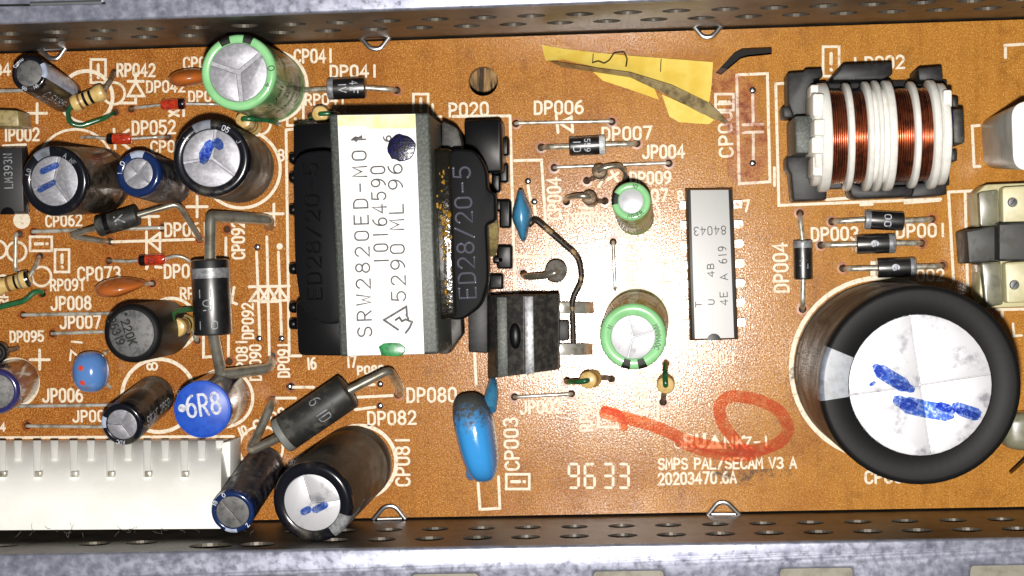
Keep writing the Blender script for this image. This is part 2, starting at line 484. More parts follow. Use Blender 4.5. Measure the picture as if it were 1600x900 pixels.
        me.materials.append(MAT[mat])
        o = bpy.data.objects.new(name, me); COL.objects.link(o)
        if parent is not None:
            o.parent = parent; WM[o] = WM[parent]
        else: WM[o] = Matrix.Identity(4)
        if kind: o['kind'] = kind
        return o


def tag(o, label, cat, group=None):
    o['label'] = label; o['category'] = cat
    if group: o['group'] = group
    return o


# ------------------------------------------------------------------ stroke lettering
def AR(cx, cy, rx, ry, a0, a1, n=12):
    return [(cx + rx * math.cos(math.radians(a0 + (a1 - a0) * i / n)), cy + ry * math.sin(math.radians(a0 + (a1 - a0) * i / n))) for i in range(n + 1)]


G = {
 '0': [AR(.31, .74, .27, .26, 0, 180, 8) + AR(.31, .26, .27, .26, 180, 360, 8) + [(.58, .74)]],
 '1': [[(.31, 0), (.31, 1)]],
 '2': [AR(.31, .72, .27, .28, 165, -40, 10) + [(.03, 0), (.6, 0)]],
 '3': [AR(.29, .75, .26, .25, 150, -80, 9) + AR(.29, .26, .3, .26, 80, -155, 10)],
 '4': [[(.44, 0), (.44, 1), (.0, .3), (.62, .3)]],
 '5': [[(.57, 1), (.09, 1), (.05, .54)] + AR(.29, .31, .3, .31, 125, -150, 11)],
 '6': [AR(.52, .4, .5, .6, 95, 180, 7) + AR(.31, .3, .28, .3, 180, 540, 16)],
 '7': [[(.02, 1), (.6, 1), (.22, 0)]],
 '8': [AR(.31, .76, .24, .24, 0, 360, 14), AR(.31, .27, .28, .27, 0, 360, 14)],
 '9': [AR(.1, .6, .5, .6, -85, 0, 7) + AR(.31, .7, .28, .3, 0, 360, 16)],
 'A': [[(0, 0), (.31, 1), (.62, 0)], [(.11, .34), (.51, .34)]],
 'B': [[(.05, 0), (.05, 1), (.3, 1)] + AR(.3, .76, .26, .24, 90, -90, 8) + [(.05, .52)], [(.3, .52)] + AR(.3, .26, .3, .26, 90, -90, 8) + [(.05, 0)]],
 'C': [AR(.33, .7, .29, .3, 20, 180, 9) + AR(.33, .3, .29, .3, 180, 340, 9)],
 'D': [[(.05, 0), (.05, 1), (.28, 1)] + AR(.28, .7, .3, .3, 90, 0, 6) + AR(.28, .3, .3, .3, 0, -90, 6) + [(.05, 0)]],
 'E': [[(.58, 0), (.05, 0), (.05, 1), (.58, 1)], [(.05, .52), (.48, .52)]],
 'F': [[(.05, 0), (.05, 1), (.58, 1)], [(.05, .52), (.48, .52)]],
 'G': [AR(.33, .7, .29, .3, 30, 180, 9) + AR(.33, .3, .29, .3, 180, 360, 9) + [(.62, .45), (.4, .45)]],
 'H': [[(.05, 0), (.05, 1)], [(.57, 0), (.57, 1)], [(.05, .5), (.57, .5)]],
 'I': [[(.31, 0), (.31, 1)]],
 'J': [[(.56, 1), (.56, .28)] + AR(.3, .28, .26, .28, 0, -165, 8)],
 'K': [[(.05, 0), (.05, 1)], [(.58, 1), (.05, .42)], [(.22, .6), (.6, 0)]],
 'L': [[(.05, 1), (.05, 0), (.58, 0)]],
 'M': [[(0, 0), (.04, 1), (.31, .35), (.58, 1), (.62, 0)]],
 'N': [[(.05, 0), (.05, 1), (.57, 0), (.57, 1)]],
 'O': [AR(.31, .5, .29, .5, 0, 360, 18)],
 'P': [[(.05, 0), (.05, 1), (.3, 1)] + AR(.3, .73, .29, .27, 90, -90, 9) + [(.05, .46)]],
 'R': [[(.05, 0), (.05, 1), (.3, 1)] + AR(.3, .73, .28, .27, 90, -90, 9) + [(.05, .46)], [(.3, .46), (.6, 0)]],
 'S': [AR(.31, .75, .27, .25, 25, 270, 11) + AR(.31, .25, .28, .25, 90, -155, 11)],
 'T': [[(0, 1), (.62, 1)], [(.31, 1), (.31, 0)]],
 'U': [[(.04, 1), (.04, .3)] + AR(.31, .3, .27, .3, 180, 360, 10) + [(.58, 1)]],
 'V': [[(0, 1), (.31, 0), (.62, 1)]],
 'W': [[(0, 1), (.14, 0), (.31, .62), (.48, 0), (.62, 1)]],
 'Y': [[(0, 1), (.31, .5), (.62, 1)], [(.31, .5), (.31, 0)]],
 'Z': [[(.03, 1), (.59, 1), (.03, 0), (.59, 0)]],
 '+': [[(0, .5), (.62, .5)], [(.31, .19), (.31, .81)]],
 '-': [[(.08, .5), (.54, .5)]],
 '/': [[(.05, -.05), (.57, 1.05)]],
 '.': [[(.3, .02), (.33, .05)]],
 '!': [[(.31, .38), (.31, 1)], [(.3, .03), (.32, .06)]],
 '=': [[(.08, .36), (.54, .36)], [(.08, .64), (.54, .64)]],
 '*': [AR(.2, .86, .13, .13, 0, 360, 10)],
 'o': [AR(.3, .3, .26, .3, 0, 360, 14)],
 'u': [[(.05, .62), (.05, .25)] + AR(.3, .25, .25, .25, 180, 360, 7), [(.55, .62), (.55, 0)]],
 'm': [[(.02, 0), (.02, .6)], AR(.17, .42, .14, .18, 180, 0, 6) + [(.31, 0)], AR(.46, .42, .14, .18, 180, 0, 6) + [(.6, 0)]],
 's': [AR(.3, .46, .22, .15, 30, 270, 7) + AR(.3, .15, .24, .15, 90, -150, 7)],
 'e': [AR(.31, .5, .2, .32, 60, 330, 14), [(.2, .5), (.45, .5)]],
 'n': [[(.05, 0), (.05, .6)], AR(.3, .36, .24, .24, 180, 0, 7) + [(.54, 0)]],
}


def strokes_of(text, adv=.84):
    """polylines of a line of text; unit = letter height"""
    out = []; x = 0.0
    for ch in text:
        if ch == ' ': x += .55; continue
        if ch in G:
            for pl in G[ch]: out.append([(x + p[0], p[1]) for p in pl])
        x += {'1': .62, 'I': .62, '!': .5, '.': .5}.get(ch, adv) if adv == .84 else adv
    return out, x - adv + .62


def lettering(mb, text, fmap, length, height, w, adv=.84):
    """draw text so that it fills length x height (mm); fmap(u, v, lift) from the lower left corner"""
    pls, tot = strokes_of(text, adv)
    k = length / tot
    for pl in pls:
        pts = []
        for a, b in zip(pl[:-1], pl[1:]): pts.append((a[0] * k, a[1] * height))
        pts.append((pl[-1][0] * k, pl[-1][1] * height))
        cl = len(pts) > 4 and (Vector(pts[0]) - Vector(pts[-1])).length < .02 * height
        mb.ribbon(pts, w, fmap, closed=cl)
    return mb


def flat_map(o, ex, ey, ez=Vector((0, 0, 1)), k=1.0):
    return lambda u, v, l: o + ex * u + ey * v + ez * (l * k)


# ------------------------------------------------------------------ setting: table below the open frame
mb = MB(); mb.box(-170, 130, -90, 90, -20, -12)
tbl = mb.build('table_top', 'wood', smooth=False); tbl['kind'] = 'structure'

# ------------------------------------------------------------------ circuit board with real holes
Y_T, Y_B = 31.0, -31.45
HOLES = [  # lead holes in the photograph's pixels
 (178,113),(180,175),(205,170),(262,214),(52,362),(254,356),(172,377),(312,374),(170,407),(62,400),(66,459),(238,443),(36,492),(82,521),
 (308,532),(435,187),(620,141),(486,181),(420,352),(425,556),(426,624),(622,617),(455,604),(806,193),(956,190),(846,230),(995,224),
 (866,262),(1045,255),(917,282),(980,280),(885,315),(945,314),(818,427),(958,378),(804,620),(893,615),(955,592),(886,594),(1040,568),(1036,628),
 (1250,333),(1254,483),(1300,346),(1456,342),(1283,383),(1440,380),(1317,419),(1472,415),(30,365),(8,633),(43,665),
 (355,358),(358,565),(150,582)]
SOLDER = [(402,386),(405,529),(440,529),(452,604),(594,600),(594,634),(825,283),(835,315),(1176,141),(1176,255)]


def curve_mesh(name, loops, thick, mat, place, parent=None):
    """flat plate from 2-D loops (first = outline, the rest = holes), given thickness, placed by matrix"""
    cu = bpy.data.curves.new(name, 'CURVE'); cu.dimensions = '2D'; cu.fill_mode = 'BOTH'
    cu.extrude = thick / 2
    for lp in loops:
        sp = cu.splines.new('POLY'); sp.points.add(len(lp) - 1); sp.use_cyclic_u = True
        for q, p in zip(sp.points, lp): q.co = (p[0], p[1], 0, 1)
    ob = bpy.data.objects.new(name, cu); COL.objects.link(ob)
    dg = bpy.context.evaluated_depsgraph_get(); dg.update()
    me = bpy.data.meshes.new_from_object(ob.evaluated_get(dg))
    bpy.data.objects.remove(ob); bpy.data.curves.remove(cu)
    inv = WM[parent].inverted() if parent is not None else Matrix.Identity(4)
    me.transform(inv @ place); me.transform(Matrix.Scale(S, 4))
    me.name = name; me.materials.clear(); me.materials.append(MAT[mat])
    for p in me.polygons: p.use_smooth = False; p.material_index = 0
    o = bpy.data.objects.new(name, me); COL.objects.link(o)
    if parent is not None: o.parent = parent; WM[o] = WM[parent]
    else: WM[o] = Matrix.Identity(4)
    return o


def circ(c, r, n=20, jit=0.0):
    return [(c[0] + r * math.cos(2 * PI * i / n) * (1 + random.uniform(-jit, jit)), c[1] + r * math.sin(2 * PI * i / n) * (1 + random.uniform(-jit, jit))) for i in range(n)]


board_t = thing('circuit_board', 'brown phenolic circuit board with white printed markings inside the metal frame', 'circuit board', Vector((0, 0, -1.6)))
outline = [(-100, Y_B), (70, Y_B), (70, Y_T), (-100, Y_T)]
loops = [outline]
for h in HOLES: loops.append(circ(P(*h), .5, 14, .05))
loops.append(circ(P(755, 127), 1.92, 40))


def slot(pts):
    return [P(*p).to_2d()[:] for p in pts]


loops.append(slot([(1118,114),(1148,81),(1160,75),(1206,73),(1206,85),(1167,89),(1157,92),(1127,117)]))
loops.append(slot([(1576,736),(1600,712),(1612,700),(1618,706),(1606,718),(1580,741)]))
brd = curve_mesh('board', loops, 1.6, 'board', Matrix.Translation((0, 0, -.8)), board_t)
big = [outline, loops[-3], loops[-2], loops[-1]]
curve_mesh('solder_side', big, .2, 'board_under', Matrix.Translation((0, 0, -1.72)), board_t)
for h in HOLES:
    c = P(*h); mb = MB()
    mb.lathe([(.5, -.3), (.52, .012), (.8, .006)], 16, Matrix.Translation(c), ends=False)
    mb.build('hole_rim', 'pad_ring', board_t)
for h in SOLDER:
    mb = MB(); mb.lathe([(.42, -.1), (.42, .06), (.3, .16), (.1, .2), (0, .2)], 14, Matrix.Translation(P(*h)))
    mb.build('solder_dot', 'solder', board_t)


def silk_lines(lines, wpx=4.2, name='printed_outline', mat='silk', closed=False):
    mb = MB()
    fm = lambda u, v, l: Vector((u, v, l))
    for ln in lines:
        pts = [P(*p).to_2d() for p in ln]
        mb.ribbon(pts, wpx / 12.0, fm, closed=closed)
    return mb.build(name, mat, board_t, smooth=False)


def silk_circle(cx, cy, r, wpx=5, a0=0, a1=360):
    pts = [(cx + r * math.cos(math.radians(a0 + (a1 - a0) * i / 48)), cy - r * math.sin(math.radians(a0 + (a1 - a0) * i / 48))) for i in range(49)]
    full = abs(a1 - a0) >= 360
    return silk_lines([pts[:-1] if full else pts], wpx, 'printed_circle', closed=full)


def silk_text(text, x0, y0, x1, y1, h, w=3.6, mat='silk', adv=.84, z=0.0, parent=None, name='printed_lettering'):
    """baseline from pixel x0,y0 to x1,y1; h = letter height in pixels"""
    a, b = P(x0, y0, z), P(x1, y1, z)
    L = (b - a).length; ex = (b - a) / L; ey = Vector((-ex.y, ex.x, 0))
    mb = MB(); sc = 12.0 * CAM_H / (CAM_H - z)
    lettering(mb, text, flat_map(a, ex, ey), L, h / sc, w / sc, adv)
    return mb.build(name, mat, parent or board_t, smooth=False)


TEXTS = [
 ('RP042',183,119,242,119,19),('DP042',229,144,289,143,17),('CP042',287,107,346,106,17),('DP051',295,159,352,157,16),
 ('CP041',460,98,518,97,20),('DP041',516,121,587,120,18),('RP041',477,164,537,162,16),('DP052',207,210,274,208,20),('CP052',236,238,300,236,17),
 ('IP002',5,220,61,219,19),('DP061',258,369,322,368,20),('DP071',257,434,320,433,20),('CP073',122,438,188,437,20),('RP091',79,454,130,453,17),
 ('JP008',80,484,142,483,20),('JP007',94,513,157,512,19),('DP095',16,534,68,533,16),('JP006',67,628,129,627,20),('JP005',114,659,176,658,17),
 ('RP093',282,467,340,466,17),('CP092',382,404,381,345,19),('DP092',396,529,395,474,17),('DP081',387,588,386,533,17),('DP090',408,594,407,539,17),
 ('DP091',452,589,451,538,17),('16',479,577,494,576,17),('17',541,574,557,573,17),('8',434,251,444,251,17),('DP080',636,628,713,627,21),
 ('DP082',575,664,650,662,20),('CP081',640,759,639,686,21),('10',374,682,387,677,13),('CP003',811,734,808,653,21),('JP002',813,646,877,644,19),
 ('TP001',800,595,862,591,17),('RP018',926,673,924,611,19),('RP017',1012,628,1010,566,18),('P020',702,182,763,180,20),('L',676,183,690,182,20),
 ('DP006',835,178,911,177,19),('DP007',941,219,1018,217,19),('JP004',1004,247,1069,246,19),('CP004',877,342,875,278,20),('DP009',985,288,1048,286,18),
 ('CP007',975,316,1043,314,18),('DP008',886,352,950,350,17),('JP003',998,455,996,382,18),('8',1060,314,1068,313,15),('7',1162,331,1172,330,17),
 ('IP001',1083,569,1147,567,17),('CP001',1145,245,1142,160,20),('DP004',1232,456,1229,380,21),('DP003',1268,376,1341,374,19),('DP001',1401,371,1475,369,19),
 ('DP002',1402,440,1475,438,17),('LP002',1336,110,1413,106,19),('L',1583,525,1597,524,19),('CP002',1352,755,1425,753,18),('71',125,565,128,533,16),
 ('CP08',402,676,450,652,18),('C071',440,562,441,500,1),('RP09',12,478,13,430,14),('04',-8,118,16,117,18),('P080',559,585,600,583,12),('CP062',72,354,128,352,17),
 ('8',246,578,245,566,16),('4',1,673,8,673,12)]
for t in TEXTS:
    if t[0] in ('C071',): continue
    silk_text(*t, w=3.7 if t[5] > 17 else 3.3)
silk_text('SMPS PAL/SECAM V3 A', 1029, 733, 1244, 731, 16, 3.2, adv=.8)
silk_text('20203470.6A', 1029, 757, 1150, 754, 17, 3.4, adv=.84)
silk_text('Z-1', 1164, 700, 1199, 698, 16, 3.0)
silk_text('NK', 1132, 700, 1164, 699, 17, 4.0)
silk_text('RU', 1070, 699, 1102, 698, 19, 5.0)
silk_lines([[(1109,698),(1117,684),(1125,698)]], 6, closed=True)
silk_circle(1060, 694, 6, 2)
# seven-segment date code
SEG = {'a':((0,1),(1,1)),'b':((1,1),(1,.5)),'c':((1,.5),(1,0)),'d':((0,0),(1,0)),'e':((0,.5),(0,0)),'f':((0,1),(0,.5)),'g':((0,.5),(1,.5))}
for ox, segs in ((889,'abcdfg'),(914,'acdefg'),(943,'abcdg'),(967,'abcdg')):
    ln = []
    for sgm in segs:
        (ax, ay), (bx, by) = SEG[sgm]
        q = [(ox + (ax + (bx - ax) * t) * 15, 762 - (ay + (by - ay) * t) * 37) for t in (.2, .8)]
        ln.append(q)
    silk_lines(ln, 4.2, 'printed_digit')


def excl_box(x0, y0, x1, y1, dirn='up', w=4):
    silk_lines([[(x0,y0),(x1,y0),(x1,y1),(x0,y1)]], w, closed=True)
    cx, cy = (x0 + x1) / 2, (y0 + y1) / 2
    if dirn == 'up':
        h = abs(y1 - y0); silk_lines([[(cx,cy-h*.27),(cx,cy+h*.08)],[(cx,cy+h*.27),(cx+.5,cy+h*.29)]], 5, 'printed_lettering')
    else:
        h = abs(x1 - x0); silk_lines([[(cx-h*.27,cy),(cx+h*.08,cy)],[(cx+h*.27,cy),(cx+h*.29,cy)]], 5, 'printed_lettering')


excl_box(142,93,165,129); excl_box(47,370,81,392,'side'); excl_box(86,390,108,425); excl_box(791,741,827,764,'side')
excl_box(1286,73,1311,119); excl_box(1118,147,1146,172,'side'); excl_box(449,150,474,196); excl_box(935,643,968,667,'side'); excl_box(991,631,1028,657,'side')
excl_box(646,147,669,180)
silk_circle(135, 152, 41, 6); silk_circle(178, 146, 17, 4); silk_circle(26, 393, 15, 4); silk_circle(65, 432, 15, 4); silk_circle(23, 598, 37, 5)
silk_circle(248, 618, 57, 6); silk_circle(350, 622, 45, 5); silk_circle(377, 264, 61, 5); silk_circle(562, 722, 57, 6); silk_circle(1377, 575, 141, 7)
silk_circle(995, 500, 50, 3); silk_circle(995, 340, 36, 3); silk_circle(408, 700, 34, 4); silk_circle(404, 192, 19, 4); silk_circle(268, 506, 40, 5); silk_circle(-4, 390, 14, 4)
silk_circle(425, 135, 55, 5); silk_circle(1037, 600, 17, 3); silk_circle(118, 262, 60, 4)
dot = MB(); dot.lathe([(1.15, .012), (0, .013)], 24, Matrix.Translation(P(34, 344)), ends=False); dot.build('printed_dot', 'silk', board_t)
dot = MB(); dot.lathe([(.42, .012), (0, .013)], 18, Matrix.Translation(P(437, 385)), ends=False); dot.build('printed_dot', 'silk', board_t)
# plus signs, component outlines, diode symbols
for x, y, r in ((58,177,15),(428,334,15),(308,323,16),(62,562,15),(472,93,1)):
    if r > 3: silk_lines([[(x-r,y),(x+r,y)],[(x,y-r),(x,y+r)]], 4.5, 'printed_plus_sign')
silk_lines([[(1030,410),(1046,410)],[(1038,402),(1038,418)]], 3, 'printed_plus_sign'); silk_lines([[(1022,441),(1050,440)],[(1036,426),(1036,455)]], 3, 'printed_plus_sign')
LN = [
 [[(401,394),(406,526)],[(417,370),(421,558)],[(435,394),(440,524)],[(389,448),(452,447)],[(405,450),(391,470),(418,470),(405,450)],[(420,450),(406,472),(433,471),(420,450)],[(436,450),(424,470),(450,469),(436,450)]],
 [[(447,203),(458,202)],[(447,204),(452,556),(470,556)]],
 [[(200,127),(224,127)],[(212,128),(200,150),(225,150),(212,128)],[(212,115),(212,127)],[(212,150),(212,161),(186,161)]],
 [[(265,174),(279,181)],[(265,181),(279,172)],[(287,172),(287,181)]],
 [[(416,378),(172,377)] if False else [(175,378),(303,374)],[(229,362),(229,420)],[(250,364),(232,377),(250,392),(250,364)],[(233,338),(234,352)],[(222,339),(248,338)]],
 [[(178,202),(180,232)],[(201,203),(186,214)],[(188,222),(202,232)]],
 [[(232,402),(230,418)],[(243,417),(252,418)]],
 [[(455,605),(490,605)],[(432,622),(462,622)],[(512,623),(613,618)],[(545,602),(585,601)],[(555,640),(586,636)]],
 [[(742,560),(744,600)],[(747,755),(750,796),(781,794),(779,745)]],
 [[(708,182),(797,181)],[(797,182),(806,505)],[(740,505),(742,562)]],
 [[(804,251),(846,250),(856,400),(808,401)]],
 [[(825,290),(829,312)],[(835,320),(838,345)]],
 [[(869,180),(872,207)],[(893,183),(874,192),(894,205)],[(893,182),(895,207)]],
 [[(1151,117),(1199,115),(1203,284),(1155,287),(1151,117)]],
 [[(1176,147),(1177,194)],[(1161,195),(1192,194)],[(1161,207),(1192,206)],[(1177,207),(1177,250)]],
 [[(1212,131),(1232,130)],[(1212,131),(1217,321),(1290,318),(1470,311)],[(1291,312),(1345,308)],[(1345,320),(1363,319)],[(1414,317),(1468,313)]],
 [[(1482,300),(1490,440)],[(1482,300),(1525,298)],[(1508,302),(1512,455)]],
 [[(1530,196),(1519,197),(1522,260),(1531,260)]],
 [[(1570,71),(1600,69)],[(1571,72),(1571,90)]],
 [[(0,684),(365,682)],[(365,683),(368,745)]],
 [[(5,228),(40,226)]],
 [[(318,524),(318,558),(335,557)],[(353,372),(353,400)],[(357,520),(357,556)],[(366,449),(362,472),(370,475)]],
 [[(948,282),(966,270)],[(955,268),(965,283)],[(935,292),(940,284)]],
 [[(905,325),(925,325)],[(905,333),(925,332)]],
 [[(30,586),(38,580),(36,616),(30,616)]],
 [[(1210,262),(1210,290)]],
 [[(1556,484),(1600,483)],[(1566,485),(1566,495)]],
 [[(1100,548),(1102,540)]],
]
for ln in LN: silk_lines(ln, 4.4)
silk_lines([[(1362,410),(1362,434)],[(1366,410),(1366,434)]], 4)
# red marker loop and grey smears on the board


def ink(paths, wpx, mat, name):
    mb = MB(); fm = lambda u, v, l: Vector((u, v, .04 + l))
    for pth in paths:
        mb.ribbon([p.to_2d() for p in fillet([P(*p) for p in pth], 2.0, 6)], wpx / 12, fm)
    return mb.build(name, mat, board_t, smooth=False)


ink([[(945,645),(985,655),(1030,668),(1075,690),(1130,702),(1185,705),(1222,690),(1234,668),(1218,640),(1180,622),(1140,618),(1122,632),(1128,662),(1150,690),(1170,712)]], 19, 'red_ink', 'red_marker_line')
ink([[(945,640),(968,645),(975,668)]], 13, 'red_ink', 'red_marker_line')
ink([[(1060,692),(1110,712),(1165,716),(1200,702)]], 13, 'red_ink', 'red_marker_line')
MAT['flux_stain'] = filter_ink('red_flux_stain', (.62, .3, .26, 1), .8, .5, .42, .72)
ink([[(1160,190),(1172,225),(1165,262)]], 60, 'flux_stain', 'flux_stain')
ink([[(1130,128),(1168,148),(1150,190)]], 44, 'flux_stain', 'flux_stain')
ink([[(1110,742),(1150,752),(1190,754)],[(1115,735),(1160,741),(1222,738)],[(1228,716),(1232,742)],[(1232,600),(1240,580)]], 13, 'smudge', 'grey_smear')

# ------------------------------------------------------------------ metal frame rails
Z_RIM = 24.0


def rail(side, holes, notches, label):
    """side +1: the rail beyond the upper edge of the photograph, -1: the lower one"""
    yb = Y_T + .25 if side > 0 else Y_B - .25
    t = thing('frame_rail', label, 'metal rail', Vector((0, yb, -4)))
    x0, x1 = -100, 72
    lo = [(x0, -4), (x1, -4), (x1, Z_RIM - .6), (x0, Z_RIM - .6)]
    lps = [lo] + [[(c[0] + r1 * math.cos(a), c[1] + r2 * math.sin(a)) for a in [2 * PI * i / 26 for i in range(26)]] for c, r1, r2 in holes]
    place = Matrix.Translation((0, yb + side * .25, 0)) @ Matrix.Rotation(PI / 2, 4, 'X')
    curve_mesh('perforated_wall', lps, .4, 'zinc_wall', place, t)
    # top flange with a rounded inner lip, notched along its outer edge
    T = Matrix.Identity(4)
    if side > 0:
        poly = [(x0, yb + .05), (x1, yb + .05), (x1, yb + 8), (x0, yb + 8)]
    else:
        poly = [(x0, yb - .05)]
        ny, fy = P(800, 896, Z_RIM).y, yb - 6
        for a, b in notches:
            xa, xb = P(a, 896, Z_RIM).x, P(b, 896, Z_RIM).x
            poly += [(xa, fy), (xa + .3, ny), (xb - .3, ny), (xb, fy)]
        poly = [(x0, yb - .05), (x0, fy)] + poly[1:] + [(x1, fy), (x1, yb - .05)]
    mb = MB(); mb.prism(poly, Z_RIM - .8, Z_RIM)
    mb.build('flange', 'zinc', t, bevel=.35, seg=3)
    mb = MB()
    a, b = sorted((yb + side * 8, yb + side * 9))
    mb.box(x0, x1, a, b, -4, Z_RIM - 4)
    mb.build('outer_skirt', 'dark_inside', t, smooth=False)
    mb = MB(); a, b = sorted((yb + side * 2.0, yb + side * 14)); mb.box(x0, x1, a, b, Z_RIM - 2.6, Z_RIM - 1.8)
    mb.build('cover_edge', 'cover', t, smooth=False)
    if side > 0:
        # pressed slot near the corner of the flange
        q0, q1 = P(48, 6, Z_RIM), P(160, 3, Z_RIM)
        mb = MB(); mb.tube([q0 + Vector((0, 0, .1)), q1 + Vector((0, 0, .1))], .28, 8, 0); mb.build('pressed_seam', 'zinc_bright', t)
        mb = MB(); mb.tube([P(-40, 9, Z_RIM) + Vector((0, 0, -.05)), P(45, 8, Z_RIM) + Vector((0, 0, -.05)), P(165, 5, Z_RIM) + Vector((0, 0, -.05))], .16, 6, 0); mb.build('pressed_seam', 'black_matte', t)
    return t


yt = Y_T + .25; ybm = Y_B - .25
hs = []
c0 = PW(584, 46, yt); u0 = PW(605, 33, yt)
for k in range(-14, 17):
    hs.append(((c0.x + 5.85 * k, c0.z), 1.72, 1.72)); hs.append(((u0.x + 5.85 * k, u0.z), 1.72, 1.72))
hs = [h for h in hs if -98 < h[0][0] < 70]
top_rail = rail(1, hs, [], 'galvanised steel rail along the top edge, wall pierced by two rows of round holes')
hs = []
a0_ = PW(680, 826, ybm); b0_ = PW(671, 841, ybm)
for k in range(-3, 20):
    hs.append(((a0_.x + 5.85 * k, a0_.z), 1.7, 1.7))
    if k > -3: hs.append(((b0_.x + 5.85 * k, b0_.z), 1.8, 1.8))
for px, py in ((148,849), (222,847)):
    q = PW(px, py, ybm); hs.append(((q.x, q.z), 1.95, 1.7))
q = PW(330, 852, ybm); hs.append(((q.x, q.z), 2.7, 2.2)); q = PW(402, 850, ybm); hs.append(((q.x, q.z), 2.2, 2.0)); q = PW(2, 852, ybm); hs.append(((q.x, q.z), 2.2, 1.2))
hs = [h for h in hs if h[0][0] < 70]
bot_rail = rail(-1, hs, [(78,186), (355,465), (640,750), (924,1040), (1216,1336), (1514,1640)], 'galvanised steel rail along the bottom edge with a notched flange')


for rl_, (xa, xb, ya, yb_) in ((top_rail, (1095, 1230, 40, 140)), (bot_rail, (1550, 1700, 680, 760))):  # added dark plate under each slot keeps lit wood from showing through
    qa, qb = P(xa, yb_, -5), P(xb, ya, -5)
    mb = MB(); mb.box(qa.x, qb.x, qa.y, qb.y, -6, -5); mb.build('slot_blackout', 'dark_inside', rl_, smooth=False)


def clip(rl, pts, bar, z=1.1):
    mb = MB(); mb.tube([P(x, y, zz) for x, y, zz in pts], .3, 14, 1.0, flat=.6); 
    o = mb.build('board_clip', 'zinc_bright', rl)
    mb = MB(); mb.tube([P(*bar[0], .5), P(*bar[1], .5)], .26, 12, 0); mb.build('clip_bar', 'zinc_bright', o)


clip(top_rail, [(562,57,.8),(578,76,1.2),(594,77,1.2),(609,57,.8)], [(567,59),(606,57)])
clip(top_rail, [(1080,36,.8),(1098,58,1.2),(1113,58,1.2),(1130,37,.8)], [(1086,40),(1126,38)])
clip(top_rail, [(60,75,.8),(78,92,1.2),(90,92,1.2),(103,73,.8)], [(66,78),(99,76)])
clip(bot_rail, [(583,812,.8),(601,791,1.2),(617,791,1.2),(633,811,.8)], [(590,811),(628,810)])
clip(bot_rail, [(1106,805,.8),(1122,785,1.2),(1136,785,1.2),(1156,805,.8)], [(1112,803),(1150,803)])

# ------------------------------------------------------------------ electrolytic capacitors and drum inductors


def on_plane(px, py, o, n):
    v = RC @ Vector(((px - 800) / F_PX, -(py - 450) / F_PX, -1.0))
    c = Vector((0, 0, CAM_H))
    return c + v * ((o - c).dot(n) / v.dot(n))


def sectors(rays, R, g, z0, z1, T):
    """plates of a scored top: one per sector between the score lines"""
    out = []
    rays = sorted(a % 360 for a in rays)
    for i, a in enumerate(rays):
        b = rays[(i + 1) % len(rays)]
        if b <= a: b += 360
        ha = math.radians(b - a) / 2
        mid = math.radians((a + b) / 2)
        ap = g / max(math.sin(ha), .2)
        off = math.asin(g / R)
        poly = [(ap * math.cos(mid), ap * math.sin(mid))]
        s0, s1 = math.radians(a) + off, math.radians(b) - off
        n = max(4, int((b - a) / 8))
        poly += [(R * math.cos(s0 + (s1 - s0) * k / n), R * math.sin(s0 + (s1 - s0) * k / n)) for k in range(n + 1)]
        out.append(poly)
    return out


def ring_map(T, r_mid, z):
    """u runs clockwise along the rim (tops outward), v outward"""
    return lambda ang0: (lambda u, v, l: T @ Vector(((r_mid + v) * math.cos(ang0 - u / r_mid), (r_mid + v) * math.sin(ang0 - u / r_mid), z + l)))


